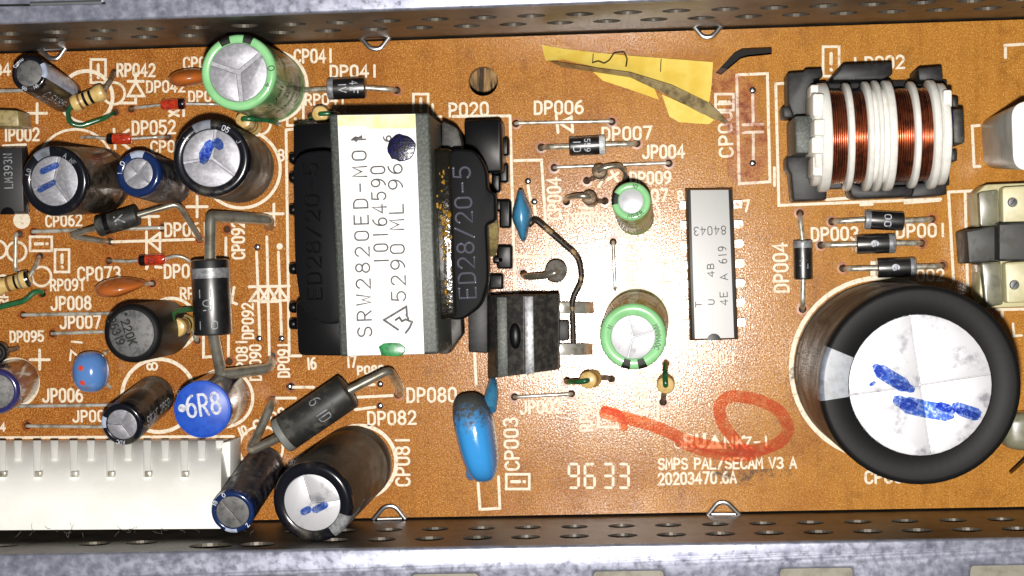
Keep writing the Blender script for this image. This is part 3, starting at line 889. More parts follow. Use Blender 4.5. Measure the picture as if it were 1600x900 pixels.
def can(name, label, cat, base, top, z, r, dr, rim, side, disc, vents=(), vg=.12, stripe=None, rim_text=(), side_text=(), group=None, rc=.55, marker=(), mk='marker_blue', z0=0.0, extra_stripes=(), rim_h=1.0, crimp=True):
    B, Tp = P(*base, z0), P(*top, z)
    ax = Tp - B; L = ax.length
    T = frame(B, ax)
    t = thing(name, label, cat, T, group)
    mb = MB()
    prof = [(r * .9, 0), (r * .96, .12), (r, .5)]
    if crimp and L > 6: prof += [(r, 1.5), (r * .955, 2.0), (r * .955, 2.2), (r, 2.7)]
    prof += [(r, L - rim_h)]
    mb.lathe(prof, 48); body = mb.build('sleeve', side, t, local=True)
    mb = MB()
    pr = [(r + .01, L - rim_h)] + [(r - rc + rc * math.cos(a), L - rc + rc * math.sin(a)) for a in [PI / 2 * k / 7 for k in range(8)]] + [(dr + .06, L), (dr, L - .08), (dr - .02, L - .5)]
    mb.lathe(pr, 56, ends=False); mb.build('sleeve_rim', rim, t, local=True, angle=60)
    I = Matrix.Identity(4)
    mb = MB(); mb.lathe([(dr, L - .42), (0, L - .42)], 40, ends=False)
    dk = mb.build('top_disc', disc, t, local=True)
    if vents:
        for poly in sectors(vents, dr - .02, vg, 0, 0, I):
            mb = MB(); mb.prism(poly, L - .43, L - .12); mb.build('disc_sector', disc, dk, local=True, bevel=.11, seg=2)
    else:
        mb = MB(); mb.lathe([(dr - .02, L - .43), (dr - .02, L - .2), (dr - .15, L - .12), (0, L - .1)], 40); mb.build('disc_face', disc, dk, local=True)

    def arcstrip(a, hw, mat, zlo=3.0, low=False):
        mb = MB(); e = .025
        if low:
            mb.lathe([(r + e, zlo), (r + e, zlo + low)], 16, a0=math.radians(a - hw), a1=math.radians(a + hw), ends=False)
            return mb.build('polarity_stripe', mat, t, local=True)
        pr2 = [(p[0] + e, p[1]) for p in ([(r, zlo), (r, L - rim_h)] + pr[:1])] + [(p[0] + e * (1 if k < 6 else .4), p[1] + e * k / 7) for k, p in enumerate(pr[1:9])] + [(dr + .06, L + e)]
        mb.lathe(pr2, 16, a0=math.radians(a - hw), a1=math.radians(a + hw), ends=False)
        return mb.build('polarity_stripe', mat, t, local=True, angle=80)
    if stripe: arcstrip(*stripe)
    for st in extra_stripes: arcstrip(*st)
    rm = ring_map(I, (dr + r - rc) / 2 if False else dr + .12, L + .02)
    for text, ang, h, w, ink_m in rim_text:
        wd = len(text) * h * .66
        if ang >= 1000:
            a_ = math.radians(ang - 1000) - wd / 2 / (dr + .12)
            fm_ = lambda u, v, l: Vector(((dr + .12 + h - v) * math.cos(a_ + u / (dr + .12)), (dr + .12 + h - v) * math.sin(a_ + u / (dr + .12)), L + .02 + l))
        else: fm_ = rm(math.radians(ang) + wd / 2 / (dr + .12))
        mb = MB(); lettering(mb, text, fm_, wd, h, w)
        mb.build('rim_lettering', ink_m, t, local=True, smooth=False)
    for text, ang, zc, length, h, w, ink_m, mode in side_text:
        a = math.radians(ang)
        if mode == 'up':      # reads from the base towards the top
            fm = lambda u, v, l: Vector(((r + l) * math.cos(a + (h / 2 - v) / r), (r + l) * math.sin(a + (h / 2 - v) / r), zc - length / 2 + u))
        elif mode == 'down':  # reads from the top towards the base
            fm = lambda u, v, l: Vector(((r + l) * math.cos(a + (v - h / 2) / r), (r + l) * math.sin(a + (v - h / 2) / r), zc + length / 2 - u))
        else:                 # around the can
            fm = lambda u, v, l: Vector(((r + l) * math.cos(a + (u - length / 2) / r), (r + l) * math.sin(a + (u - length / 2) / r), zc - h / 2 + v))
        mb = MB(); lettering(mb, text, fm, length, h, w); mb.build('sleeve_lettering', ink_m, t, local=True, smooth=False)
    n = ax.normalized(); o = B + n * (L - .085)
    for pts, w in marker:
        q = [on_plane(x, y, o, n) for x, y in pts]
        q2 = [(T.inverted() @ p) for p in q]
        mb = MB(); fm = lambda u, v, l: Vector((u, v, L - .1 + l))
        for _ in range(1):
            mb.ribbon([(p.x, p.y) for p in q2], w / 12.5, fm, capn=3)
        mb.build('marker_stroke', mk, dk, local=True, smooth=False)
    return t


EC = 'electrolytic capacitors on the board'
can('electrolytic_capacitor', 'largest capacitor, black rim, pale top disc with blue pen strokes', 'capacitor', (1377,576), (1438,602), 30, 11.22, 7.95,
    'rubber_black', 'sleeve_grime', 'alu_white', vents=(97, 277, 8, 187), vg=.03, stripe=(172, 16, 'stripe_dull', 27.2), extra_stripes=[(163, 4, 'stripe_dull', 3, 2.5), (172, 4, 'stripe_dull', 3, 2.5), (181, 4, 'stripe_dull', 3, 2.5)], rc=.7, group=EC, rim_h=2.2,
    marker=[([(1369,574),(1378,584)], 12), ([(1376,580),(1390,589),(1412,602)], 20), ([(1396,598),(1424,608)], 11), ([(1403,626),(1425,634)], 16), ([(1418,633),(1450,640),(1480,645)], 24), ([(1468,634),(1482,638)], 12), ([(1494,636),(1526,646)], 15), ([(1500,643),(1524,651)], 12), ([(1361,601),(1366,598)], 5)])
can('electrolytic_capacitor', 'large pale green capacitor with three-line scored top beside the upper rail', 'capacitor', (424,136), (372,113), 19, 4.6, 3.55,
    'sleeve_green', 'sleeve_green_dusty', 'alu', vents=(38, 160, 274), vg=.24, stripe=(112, 9, 'ink_black', 12), extra_stripes=[(72, 8, 'ink_black', 12)], group=EC,
    rim_text=[('O', 5, .8, .1, 'ink_black'), ('4', 335, .6, .09, 'ink_black')],
    side_text=[('4.7mH', -38, 14.2, 3.2, 1.3, .14, 'ink_black', 'around'), ('350', -20, 9.5, 2.4, 1.2, .14, 'ink_black', 'around'), ('4u', -52, 8, 1.5, 1.3, .14, 'ink_black', 'around')])
can('electrolytic_capacitor', 'black capacitor with blue pen marks leaning over the chip at the left edge', 'capacitor', (158,282), (84,283), 15, 4.35, 3.1,
    'sleeve_black', 'sleeve_dusty', 'alu', vents=(75, 200, 305), vg=.15, stripe=(112, 16, 'stripe_dull'), group=EC,
    rim_text=[('A', 62, .6, .08, 'ink_grey'), ('NF', 42, .55, .07, 'ink_grey'), ('LO', 160, .55, .07, 'ink_grey')],
    marker=[([(66,268),(88,258)], 10), ([(62,297),(84,285)], 9)])
can('electrolytic_capacitor', 'small bright navy blue capacitor between two larger black capacitors', 'capacitor', (268,288), (215,271), 12, 2.95, 1.95,
    'sleeve_navy', 'sleeve_navy_dusty', 'alu', vents=(50, 130, 215, 320), vg=.07, stripe=(92, 20, 'stripe_grey'), group=EC,
    rim_text=[('I', 180, .55, .08, 'ink_white'), ('O', 146, .6, .1, 'ink_white')],
    side_text=[('RE2', -25, 8.8, 1.6, 1.0, .1, 'ink_grey', 'around'), ('CE0E2', -45, 7.6, 2.6, .9, .1, 'ink_grey', 'around')])
can('electrolytic_capacitor', 'black capacitor with blue pen marks touching the transformer outline beside it', 'capacitor', (374,262), (330,247), 19, 4.68, 3.5,
    'sleeve_black', 'sleeve_grime', 'alu', vents=(80, 188, 322), vg=.15, stripe=(105, 15, 'stripe_dull'), group=EC,
    rim_text=[('05', 62, .62, .09, 'ink_white'), ('L', 140, .55, .08, 'ink_grey'), ('J', 30, .5, .08, 'ink_grey')],
    marker=[([(318,243),(328,226)], 16), ([(318,250),(325,236)], 14), ([(340,222),(343,228)], 14)])
can('electrolytic_capacitor', 'small grey and black capacitor leaning in the top left corner', 'capacitor', (103,150), (45,114), 13, 2.3, 1.68,
    'sleeve_black', 'sleeve_dusty', 'alu_dull', stripe=(8, 26, 'stripe_grey', 2.0), group=EC, rc=.35,
    rim_text=[('Comsu', 135, .42, .07, 'ink_white'), ('96', 255, .45, .08, 'ink_white'), ('1M', 300, .45, .08, 'ink_white')],
    side_text=[('C.SM85', -62, 7, 6.5, 1.0, .1, 'ink_white', 'down'), ('M.SLJ', -95, 7, 6, .9, .09, 'ink_white', 'down')])
can('electrolytic_capacitor', 'small black capacitor with three-line scored top leaning over the white connector', 'capacitor', (243,617), (190,664), 12, 2.75, 1.98,
    'sleeve_black', 'sleeve_dusty', 'alu', vents=(62, 175, 305), vg=.08, stripe=(172, 18, 'stripe_grey', 9), group=EC, rc=.4,
    rim_text=[('ADC', 262, .5, .07, 'ink_white')],
    side_text=[('85oC DM185', -2, 6.6, 8.2, 1.1, .12, 'ink_white', 'up')])
can('electrolytic_capacitor', 'narrow navy capacitor with a single scored line resting over the lower rail', 'capacitor', (414,726), (363,801), 18, 2.66, 2.05,
    'sleeve_navy', 'sleeve_navy_dusty', 'alu_dull', vents=(128, 305), vg=.1, stripe=(262, 18, 'stripe_grey', 12), group=EC, rc=.35,
    rim_text=[('18', 150, .45, .09, 'ink_white'), ('O', 112, .5, .09, 'ink_white'), ('Z', 318, .45, .09, 'ink_white')])
can('electrolytic_capacitor', 'thick black capacitor with blue pen dash leaning over the lower rail', 'capacitor', (556,722), (487,786), 19, 5.0, 3.55,
    'sleeve_black', 'sleeve_grime', 'alu_white', vents=(105, 225, 8), vg=.07, stripe=(322, 19, 'band_silver', 15), group=EC, rc=.7,
    marker=[([(474,800),(482,796)], 11), ([(492,797),(508,789)], 11)])
can('electrolytic_capacitor', 'smallest green capacitor with white top standing left of the long chip', 'capacitor', (993,340), (986,314), 12, 2.42, 1.55,
    'sleeve_green', 'sleeve_green_dusty', 'alu_white', stripe=(170, 20, 'ink_black', 6), group=EC, rc=.4,
    rim_text=[('NOVER', 1285, .5, .08, 'ink_black'), ('10', 75, .45, .08, 'ink_black')])
can('electrolytic_capacitor', 'green capacitor with white top standing above the red pen mark', 'capacitor', (995,500), (989,527), 14, 4.1, 2.72,
    'sleeve_green', 'sleeve_green_dusty', 'alu_white', vents=(14, 102, 255), vg=.04, stripe=(287, 8, 'ink_black', 8), extra_stripes=[(255, 8, 'ink_black', 8)], group=EC, rc=.6,
    rim_text=[('MMMMAOC', 0, .62, .09, 'ink_black'), ('N', 155, .5, .09, 'ink_black')])
ID = 'upright drum inductors'
can('drum_inductor', 'round dark grey inductor stamped with a 220K code', 'inductor', (258,512), (205,521), 13, 3.7, 2.95,
    'rubber_black', 'black_matte', 'alu_dull', group=ID, rc=.75, crimp=False)
can('drum_inductor', 'bright blue topped drum inductor printed 6R8', 'inductor', (348,620), (316,640), 12, 3.62, 3.4,
    'blue_top', 'sleeve_purple', 'blue_top', group=ID, rc=.2, crimp=False, rim_h=.5)
can('electrolytic_capacitor', 'dark purple capacitor cut by the left edge below the blue bead', 'capacitor', (28,594), (-6,612), 12, 2.9, 2.2,
    'sleeve_purple', 'sleeve_purple', 'alu_dull', group=EC, crimp=False)
can('drum_inductor', 'small black drum cut by the left edge above the printed circle', 'inductor', (0,548), (-6,552), 5, 1.35, .7,
    'rubber_black', 'black_matte', 'black_matte', group=ID, rc=.4, crimp=False, rim_h=.7)


def top_text(parent_name_label, text, x0, y0, x1, y1, h, w, ink_m, z):
    root = [o for o in COL.objects if o.get('label') == parent_name_label][0]
    a, b = P(x0, y0, z), P(x1, y1, z); n = WM[root].to_3x3() @ Vector((0, 0, 1))
    o = WM[root] @ Vector((0, 0, (P(x0, y0, z) - WM[root].translation).dot(n)))
    a, b = on_plane(x0, y0, o, n), on_plane(x1, y1, o, n)
    L = (b - a).length; ex = (b - a) / L; ey = n.cross(ex)
    return root, a, b, L, ex, ey, n


def disc_text(label, text, x0, y0, x1, y1, h, w, ink_m):
    root = [o for o in COL.objects if o.get('label') == label][0]
    disc = [c for c in root.children if c.name.startswith('top_disc')][0]
    T = WM[root]; n = T.to_3x3() @ Vector((0, 0, 1))
    zl = max(v.co.z for v in disc.data.vertices) / S + .34
    o = T @ Vector((0, 0, zl))
    a, b = on_plane(x0, y0, o, n), on_plane(x1, y1, o, n)
    L = (b - a).length; ex = (b - a) / L; ey = n.cross(ex)
    mb = MB(); lettering(mb, text, flat_map(a, ex, ey, n), L, h / 12.6, w / 12.6)
    mb.build('top_lettering', ink_m, disc, smooth=False)


L220 = 'round dark grey inductor stamped with a 220K code'
disc_text(L220, '*220K', 186, 492, 202, 540, 13, 2.6, 'ink_black')
disc_text(L220, '96319', 168, 500, 184, 540, 13, 2.6, 'ink_black')
L6 = 'bright blue topped drum inductor printed 6R8'
disc_text(L6, '6R8', 294, 652, 346, 645, 33, 4.2, 'ink_white')
r6 = [o for o in COL.objects if o.get('label') == L6][0]
T6 = WM[r6]; n6 = T6.to_3x3() @ Vector((0, 0, 1))
d6 = [c for c in r6.children if c.name.startswith('top_disc')][0]
q6 = T6.inverted() @ on_plane(284, 638, T6 @ Vector((0, 0, 12.1)), n6)
zt6 = max(v.co.z for v in d6.data.vertices) / S + .345
mb = MB(); mb.lathe([(.5, zt6), (0, zt6 + .005)], 18, Matrix.Translation((q6.x, q6.y, 0)), ends=False); mb.build('printed_dot', 'ink_white', d6, local=True)

# ------------------------------------------------------------------ axial parts


def V3(p): return P(*p) if not isinstance(p, Vector) else p


def axial(name, label, cat, a, b, r, mat, leads, lr=.3, lmat='lead', bands=(), group=None, shape='cyl', text=(), lead_mats=None):
    A, B = V3(a), V3(b)
    ax = B - A; L = ax.length; e1 = ax / L
    mid = (A + B) / 2
    t = thing(name, label, cat, Vector((mid.x, mid.y, 0)), group)
    up = Vector((0, 0, 1)) if abs(e1.z) < .9 else Vector((0, 1, 0))
    T = frame(A, ax, up)
    mb = MB()
    if shape == 'cyl': pr = [(0, 0), (r * .86, .02), (r * .97, .12), (r, .3), (r, L - .3), (r * .97, L - .12), (r * .86, L - .02), (0, L)]
    elif shape == 'glass': pr = [(0, 0), (r * .6, .03), (r * .9, .18), (r, .45), (r, L - .45), (r * .9, L - .18), (r * .6, L - .03), (0, L)]
    else: pr = [(0, 0), (r * .55, .02), (r * .9, .2), (r, .55), (r, L * .22), (r * .84, L * .32), (r * .84, L * .68), (r, L * .78), (r, L - .55), (r * .9, L - .2), (r * .55, L - .02), (0, L)]
    mb.lathe(pr, 28, T); body = mb.build('body', mat, t)

    def rad(z):
        for (r0, z0), (r1, z1) in zip(pr[:-1], pr[1:]):
            if z0 <= z <= z1: return r0 + (r1 - r0) * (z - z0) / max(z1 - z0, 1e-6)
        return r
    for t0, t1, bm in bands:
        zs = [L * (t0 + (t1 - t0) * k / 6) for k in range(7)]
        mb = MB(); mb.lathe([(rad(zz) + .02, zz) for zz in zs], 28, T, ends=False); mb.build('band', bm, body)
    ex, ey = T.to_3x3() @ Vector((1, 0, 0)), T.to_3x3() @ Vector((0, 1, 0))
    for txt, u0, length, h, w, im, mode in text:
        # mode 0: along the body; 1: across the body
        mb = MB()
        if mode == 0:
            fm = lambda u, v, l: A + e1 * (u0 * L - length / 2 + u) + ex * ((r + .01 + l) * math.cos((v - h / 2) / r)) - ey * ((r + .01 + l) * math.sin((v - h / 2) / r))
        else:
            fm = lambda u, v, l: A + e1 * (u0 * L - h / 2 + v) + ex * ((r + .01 + l) * math.cos((u - length / 2) / r)) + ey * ((r + .01 + l) * math.sin((u - length / 2) / r))
        lettering(mb, txt, fm, length, h, w); mb.build('body_lettering', im, body, smooth=False)
    for k, pth in enumerate(leads):
        if not pth: continue
        st = (A if k == 0 else B); inner = st + e1 * (.3 if k == 0 else -.3)
        mb = MB(); mb.tube([inner] + [V3(p) for p in pth], lr, 14, 1.0)
        mb.build('lead', (lead_mats or (lmat, lmat))[k], t)
    return t


GD = 'small red glass diodes'
BD = 'black diodes lying on the board'
RS = 'beige striped resistors'
axial('glass_diode', 'red glass diode with black end by the large pale green capacitor', 'diode', (251,164,1.2), (291,162,1.2), .72, 'red_glass', [[(215,168,1.1),(205,170,-1)], [(340,163,1.0),(352,163,-1)]], .2, 'lead_bright', [(.72, .98, 'black_band')], GD, 'glass', text=[('M7X', .38, 1.5, .7, .08, 'ink_black', 0)])
axial('glass_diode', 'red glass diode with black end above the small navy capacitor', 'diode', (166,217,1.2), (206,217,1.2), .72, 'red_glass', [[(140,214,1.1),(118,215,-1)], [(250,214,1.1),(262,214,-1)]], .2, 'lead_bright', [(.02, .28, 'black_band')], GD, 'glass', text=[('MFK', .62, 1.6, .8, .09, 'ink_black', 0)])
axial('glass_diode', 'red glass diode with black end left of the large upright diode', 'diode', (216,407,1.2), (259,405,1.2), .74, 'red_glass', [[(200,409,1.2),(180,407,.8),(170,407,-1)], [(272,400,1.6),(285,401,1.5),(300,410,1.0),(306,412,-1)]], .22, 'lead_bright', [(.02, .28, 'black_band')], GD, 'glass', text=[('M0', .52, 1.2, .8, .1, 'ink_black', 1)])
axial('diode', 'black diode with silver band beside the upper rail right of the green capacitor', 'diode', (512,139,2), (572,137,2), 1.4, 'epoxy', [[(480,141,1.8),(462,141,-1)], [(612,140,1.6),(621,141,-1)]], .33, 'lead', [(.02, .17, 'band_silver')], BD, text=[('1V', .42, 1.3, 1.0, .12, 'ink_white', 1), ('41F', .72, 1.6, 1.0, .12, 'ink_white', 1)])
axial('diode', 'dusty tilted black diode with folded thick leads below the leftmost black capacitor', 'diode', (152,355,5), (216,336,5), 1.35, 'epoxy_dusty', [[(108,369,3.5),(160,377,1),(173,378,-1)], [(278,318,4.5),(312,372,.9),(313,378,-1)]], .38, 'lead_dull', [(.2, .32, 'black_band')], BD, text=[('K', .6, 1.3, 1.0, .2, 'ink_grey', 0)])
axial('diode', 'large glossy upright black diode with bent thick leads beside the transformer', 'diode', (328,405,7), (333,524,7), 2.45, 'epoxy', [[(329,345,6),(330,338,5.8),(420,343,1.4),(422,356,-1)], [(345,583,5),(350,585,4.8),(420,576,1.2),(426,556,-1)]], .74, 'lead_dull', [(.12, .25, 'band_silver')], BD, text=[('5', .6, 1.3, 1.3, .13, 'ink_grey', 1), ('I1', .45, 2.4, 1.0, .14, 'ink_grey', 1), ('0 I', .86, 2.4, 1.0, .14, 'ink_grey', 1)])
axial('diode', 'large dusty slanted black diode marked 61D with bent thick leads', 'diode', (438,683,7), (545,610,7), 2.35, 'epoxy_dusty', [[(390,706,5),(403,680,3),(424,632,1.2),(427,622,-1)], [(608,578,5.5),(626,607,1.2),(622,620,-1)]], .58, 'lead_dull', [(.0, .1, 'grey_band')], BD, text=[('6 1D', .62, 3.4, 1.5, .14, 'ink_grey', 1)])
axial('diode', 'black diode with white band above the two small upright beads', 'diode', (889,229,1.7), (947,226,1.7), 1.25, 'epoxy', [[(855,230,1.5),(846,231,-1)], [(988,225,1.5),(996,224,-1)]], .36, 'lead', [(.82, .98, 'band_white')], BD, text=[('10', .22, 1.7, .9, .12, 'ink_white', 1), ('559', .5, 1.7, .7, .11, 'ink_white', 1)])
axial('diode', 'topmost of three stacked black diodes under the copper coil', 'diode', (1350,343,1.7), (1412,346,1.7), 1.22, 'epoxy', [[(1308,346,1.5),(1299,346,-1)], [(1450,343,1.5),(1457,342,-1)]], .36, 'lead', [(.02, .16, 'band_silver')], BD, text=[('00', .57, 1.6, .8, .13, 'ink_white', 1)])
axial('diode', 'middle of three stacked black diodes under the copper coil', 'diode', (1337,382,1.7), (1399,380,1.7), 1.25, 'epoxy', [[(1292,383,1.5),(1282,383,-1)], [(1434,380,1.5),(1441,380,-1)]], .36, 'lead', [(.82, .98, 'band_silver'), (.42, .6, 'epoxy')], BD, text=[('e', .45, 1.0, 1.2, .26, 'ink_white', 1)])
axial('diode', 'lowest of three stacked black diodes right above the largest capacitor', 'diode', (1370,419,1.7), (1431,417,1.7), 1.25, 'epoxy', [[(1326,420,1.5),(1316,420,-1)], [(1466,416,1.5),(1473,415,-1)]], .36, 'lead', [(.84, .98, 'band_silver')], BD, text=[('e', .45, 1.0, 1.2, .26, 'ink_white', 1)])
axial('diode', 'black diode standing crosswise left of the three stacked diodes', 'diode', (1254,375,1.7), (1255,437,1.7), 1.25, 'epoxy', [[(1250,340,1.5),(1250,332,-1)], [(1254,476,1.5),(1254,485,-1)]], .34, 'lead', [(.02, .2, 'band_silver')], BD, text=[('47', .58, 1.4, 1.0, .12, 'ink_grey', 0)])
axial('resistor', 'beige striped resistor with green lead beside the tilted corner capacitor', 'resistor', (112,164,4), (164,142,4), 1.12, 'beige', [[(106,172,3.5),(108,192,2.6),(125,198,2.2),(165,184,1.4),(178,176,-1)], [(172,128,3.5),(177,116,1),(178,112,-1)]], .33, 'lead_brown', [(.38, .46, 'black_band'), (.56, .64, 'black_band'), (.24, .3, 'brown_band')], RS, 'res', lead_mats=('green_enamel', 'lead_brown'))
axial('resistor', 'beige striped resistor crossing the left edge above green wire', 'resistor', (-12,451,3), (48,434,3), 1.15, 'beige', [[(-20,453,2),(-24,455,-1)], [(54,420,2.6),(60,404,1.2),(63,399,-1)]], .28, 'lead', [(.4, .47, 'brown_band'), (.6, .66, 'black_band'), (.72, .77, 'grey_band'), (.9, .99, 'black_band')], RS, 'res')
axial('resistor', 'beige upright resistor with looped green lead under the pale green capacitor', 'resistor', (398,200,.6), (379,187,5.5), 1.1, 'beige', [[], [(379,185,6.2),(392,186,6.2),(420,188,4),(434,194,1.2),(437,194,-1)]], .32, 'green_enamel', [(.3, .36, 'brown_band'), (.5, .56, 'brown_band')], RS, 'res')
axial('resistor', 'beige upright resistor with green lead touching the transformer corner', 'resistor', (505,180,.6), (500,178,5.5), 1.1, 'beige', [[(486,184,.4),(484,184,-1)], [(500,178,6.1),(520,177,6),(530,179,4),(532,180,-1)]], .3, 'green_enamel', [], RS, 'res')
axial('resistor', 'beige upright resistor with green lead behind the 220K inductor', 'resistor', (293,505,1.0), (274,513,6), 1.25, 'beige', [[(300,508,.8),(307,530,.4),(308,534,-1)], [(270,515,7),(268,500,7),(272,487,5.5),(298,483,3),(305,483,-1)]], .36, 'green_enamel', [(.3, .38, 'black_band'), (.5, .56, 'brown_band')], RS, 'res', lead_mats=('lead', 'green_enamel'))
axial('resistor', 'beige upright resistor with short green lead right of the transistor', 'resistor', (928,591,.6), (918,594,5), 1.15, 'beige', [[(945,590,.5),(955,590,-1)], [(917,595,5.7),(905,597,5.4),(886,597,3),(884,595,-1)]], .34, 'green_enamel', [(.5, .7, 'black_band')], RS, 'res', lead_mats=('lead_brown', 'green_enamel'))
axial('resistor', 'beige upright resistor with green lead below the larger white-topped green capacitor', 'resistor', (1040,597,.6), (1040,602,5), 1.15, 'beige', [[(1037,618,.6),(1036,629,-1)], [(1040,602,5.6),(1039,585,5.2),(1040,568,2),(1040,564,-1)]], .36, 'green_enamel', [], RS, 'res', lead_mats=('lead_brown', 'green_enamel'))
BE = 'upright brown beads with looped leads'
axial('upright_diode', 'brown upright bead with looped lead touching the smallest green capacitor', 'diode', (939,272,.4), (936,267,4), .95, 'lead_brown', [[(928,278,.5),(917,282,-1)], [(936,266,4.7),(945,262,5),(966,258,4.8),(978,268,3),(975,280,1),(976,282,-1)]], .34, 'lead_brown', [(.4, .6, 'black_band')], BE, 'glass', lead_mats=('lead_brown', 'tan'if False else 'lead_dull'))
axial('upright_diode', 'brown upright bead with looped lead above the blackened wire', 'diode', (924,313,.4), (920,308,4), .95, 'lead_brown', [[(935,314,.5),(945,314,-1)], [(919,307,4.7),(905,306,4.8),(888,308,3),(883,313,1),(885,316,-1)]], .34, 'lead_brown', [(.4, .6, 'black_band')], BE, 'glass', lead_mats=('lead_brown', 'lead_dull'))
axial('upright_diode', 'grey fuzzy upright bead with thick lead above the transistor', 'diode', (868,425,.4), (869,423,4.5), 1.42, 'fuzz', [[], [(869,426,5),(852,431,4.6),(822,433,2.5),(817,428,-1)]], .42, 'lead_dull', [], BE, 'cyl')

# bare wire links
JP = 'bare wire jumpers across the board'


def jumper(label, a, b, r=.24, mat='lead_bright', z=.55, sag=None):
    A, B = P(*a, 0), P(*b, 0)
    t = (A + B) / 2
    path = [A + Vector((0, 0, -1)), A + Vector((0, 0, z)), B + Vector((0, 0, z)), B + Vector((0, 0, -1))]
    mb = MB(); mb.tube(path, r, 12, .5)
    T = Matrix.Translation(t); WMo = Matrix.Translation(t)
    mb.v = [p - t for p in mb.v]
    o = mb.build('wire_jumper', mat, None)
    o.location = t * S
    tag(o, label, 'wire', JP); return o


jumper('bare wire link below the DP006 lettering', (806,193), (956,190), .24)
jumper('bare wire link below the JP004 lettering', (866,262), (1045,255), .24)
jumper('short bare wire link above the JP002 lettering', (804,620), (893,615), .25)
jumper('bare wire link standing between the two white-topped green capacitors', (958,378), (961,452), .24)
jumper('bare wire link below the JP008 lettering', (36,492), (200,489), .24)
jumper('bare wire link below the JP007 lettering', (82,521), (200,517), .24)
jumper('bare wire link below the JP006 lettering', (-20,635), (190,632), .24)
jumper('bare wire link just above the white connector', (43,665), (200,667), .24)
jumper('bare wire link under the dusty tilted diode with folded leads', (52,362), (254,356), .26)
jumper('short bare wire beside the beige resistor at the left edge', (27,366), (26,422), .3, 'lead')

mb = MB(); gp = [P(-20, 486, 2), P(0, 480, 2), P(40, 470, 1.8), P(52, 457, 1.6), P(64, 455, 1), P(67, 461, -1)]
mb.tube(gp, .36, 10, 1.0); o = mb.build('green_wire', 'green_enamel'); tag(o, 'green enamelled wire end at the left edge below the beige resistor', 'wire')

mb = MB(); mb.tube([P(826, 352, 5), P(836, 342, 4.5), P(905, 402, 3), P(910, 438, 2.5), P(893, 468, 2.5), P(895, 500, 2), P(896, 540, 1.6)], .38, 12, 1.2)
o = mb.build('blackened_wire', 'burnt'); tag(o, 'blackened bent wire running from the small blue capacitor to the transistor', 'wire')

# ------------------------------------------------------------------ ceramic and film capacitors


def pill(name, label, cat, c, rx, ry, rz, rot, mat, ex=.9, tilt=0.0, group=None, fn=None, neck=()):
    C = P(*c)
    T = Matrix.Translation(C) @ Matrix.Rotation(math.radians(rot), 4, 'Z') @ Matrix.Rotation(math.radians(tilt), 4, 'X')
    t = thing(name, label, cat, Matrix.Translation(Vector((C.x, C.y, 0))), group)
    WM[t] = T; mm = T.copy(); mm.translation = T.translation * S; t.matrix_world = mm
    mb = MB(); mb.blob(rx, ry, rz, None, ex, 36, 22, fn); b = mb.build('body', mat, t, local=True)
    for pth, r in neck:
        mb = MB(); mb.tube([P(*p) for p in pth], r, 10, .6); mb.build('lead', 'lead', t)
    return t


CC = 'orange ceramic disc capacitors'
pill('ceramic_capacitor', 'dusty orange ceramic capacitor tucked behind the large green capacitor', 'capacitor', (296,121,3.2), 2.7, 1.15, 3.0, 4, 'orange_ceramic', .95, 10, CC, neck=[([(300,121,1),(302,121,-1)], .25)])
pill('ceramic_capacitor', 'dusty orange ceramic capacitor above the 220K inductor', 'capacitor', (184,448,3.2), 3.0, 1.2, 3.0, 6, 'orange_ceramic', .95, 12, CC,
     fn=lambda p: Vector((p.x + (.7 * (p.x / 3.0) ** 3 if p.x > 0 else 0), p.y * (1 - .3 * max(p.x, 0) / 3), p.z)), neck=[([(210,445,3),(226,443,1.6),(238,443,.6),(239,443,-1)], .28)])
bt = pill('bead_capacitor', 'round light blue bead capacitor with two red dots', 'capacitor', (142,581,3.2), 2.3, 2.7, 2.6, 0, 'blue_bead', .86, 0, neck=[([(160,590,1.6),(172,606,.6),(173,608,-1)], .25), ([(164,552,2),(168,548,.6),(169,548,-1)], .22)])
for px, py in ((128, 575), (130, 598)):
    q = WM[bt].inverted() @ P(px, py, 5.2)
    zz = 2.6 * max(0, (1 - abs(q.x / 2.3) ** 2.326 - abs(q.y / 2.7) ** 2.326)) ** .43
    mb = MB(); n_ = Vector((q.x / 2.3 ** 2 * .8, q.y / 2.7 ** 2 * .8, zz / 2.6 ** 2 + .06)).normalized()
    mb.lathe([(.36, 0.0), (.3, .06), (0, .08)], 14, frame(Vector((q.x, q.y, zz - .005)), n_))
    mb.build('red_dot', 'red_dot', bt, local=True)
pill('film_capacitor', 'large glossy blue lacquered capacitor with dusty top below the transistor', 'capacitor', (745,683,5.5), 2.45, 5.75, 5.0, 4, 'blue_lacquer', .72, 0,
     fn=lambda p: Vector((p.x * (1 + .1 * p.y / 5.75) - .1 * p.y, p.y, p.z)),
     neck=[])
fc = [o for o in COL.objects if o.get('label', '').startswith('large glossy blue lacquered')][0]
mb = MB(); mb.tube([P(764, 640, 5.5), P(769, 612, 4), P(770, 596, 2), P(770, 590, -1)], lambda t: .95 - .5 * t, 12, 1.0); mb.build('lead_neck', 'blue_small', fc)
mb = MB(); mb.tube([P(742, 715, 5), P(736, 742, 3.2), P(737, 745, -1)], lambda t: .85 - .2 * t, 12, 1.0); mb.build('lead_neck', 'blue_lacquer', fc)
pill('film_capacitor', 'small spindle shaped blue capacitor beside the transformer', 'capacitor', (816,337,4.5), 1.2, 3.35, 3.2, 8, 'blue_small', .85, 0,
     fn=lambda p: Vector((p.x * (.6 + .5 * math.exp(-(p.y / 1.5) ** 2)) + .1 * p.y, p.y, p.z)))

# ------------------------------------------------------------------ transformer
TR = thing('transformer', 'large black ferrite transformer with white printed label', 'transformer', P(615, 375))
ZC = 25.0


def quad(pts, z): return [P(x, y, z) for x, y in pts]


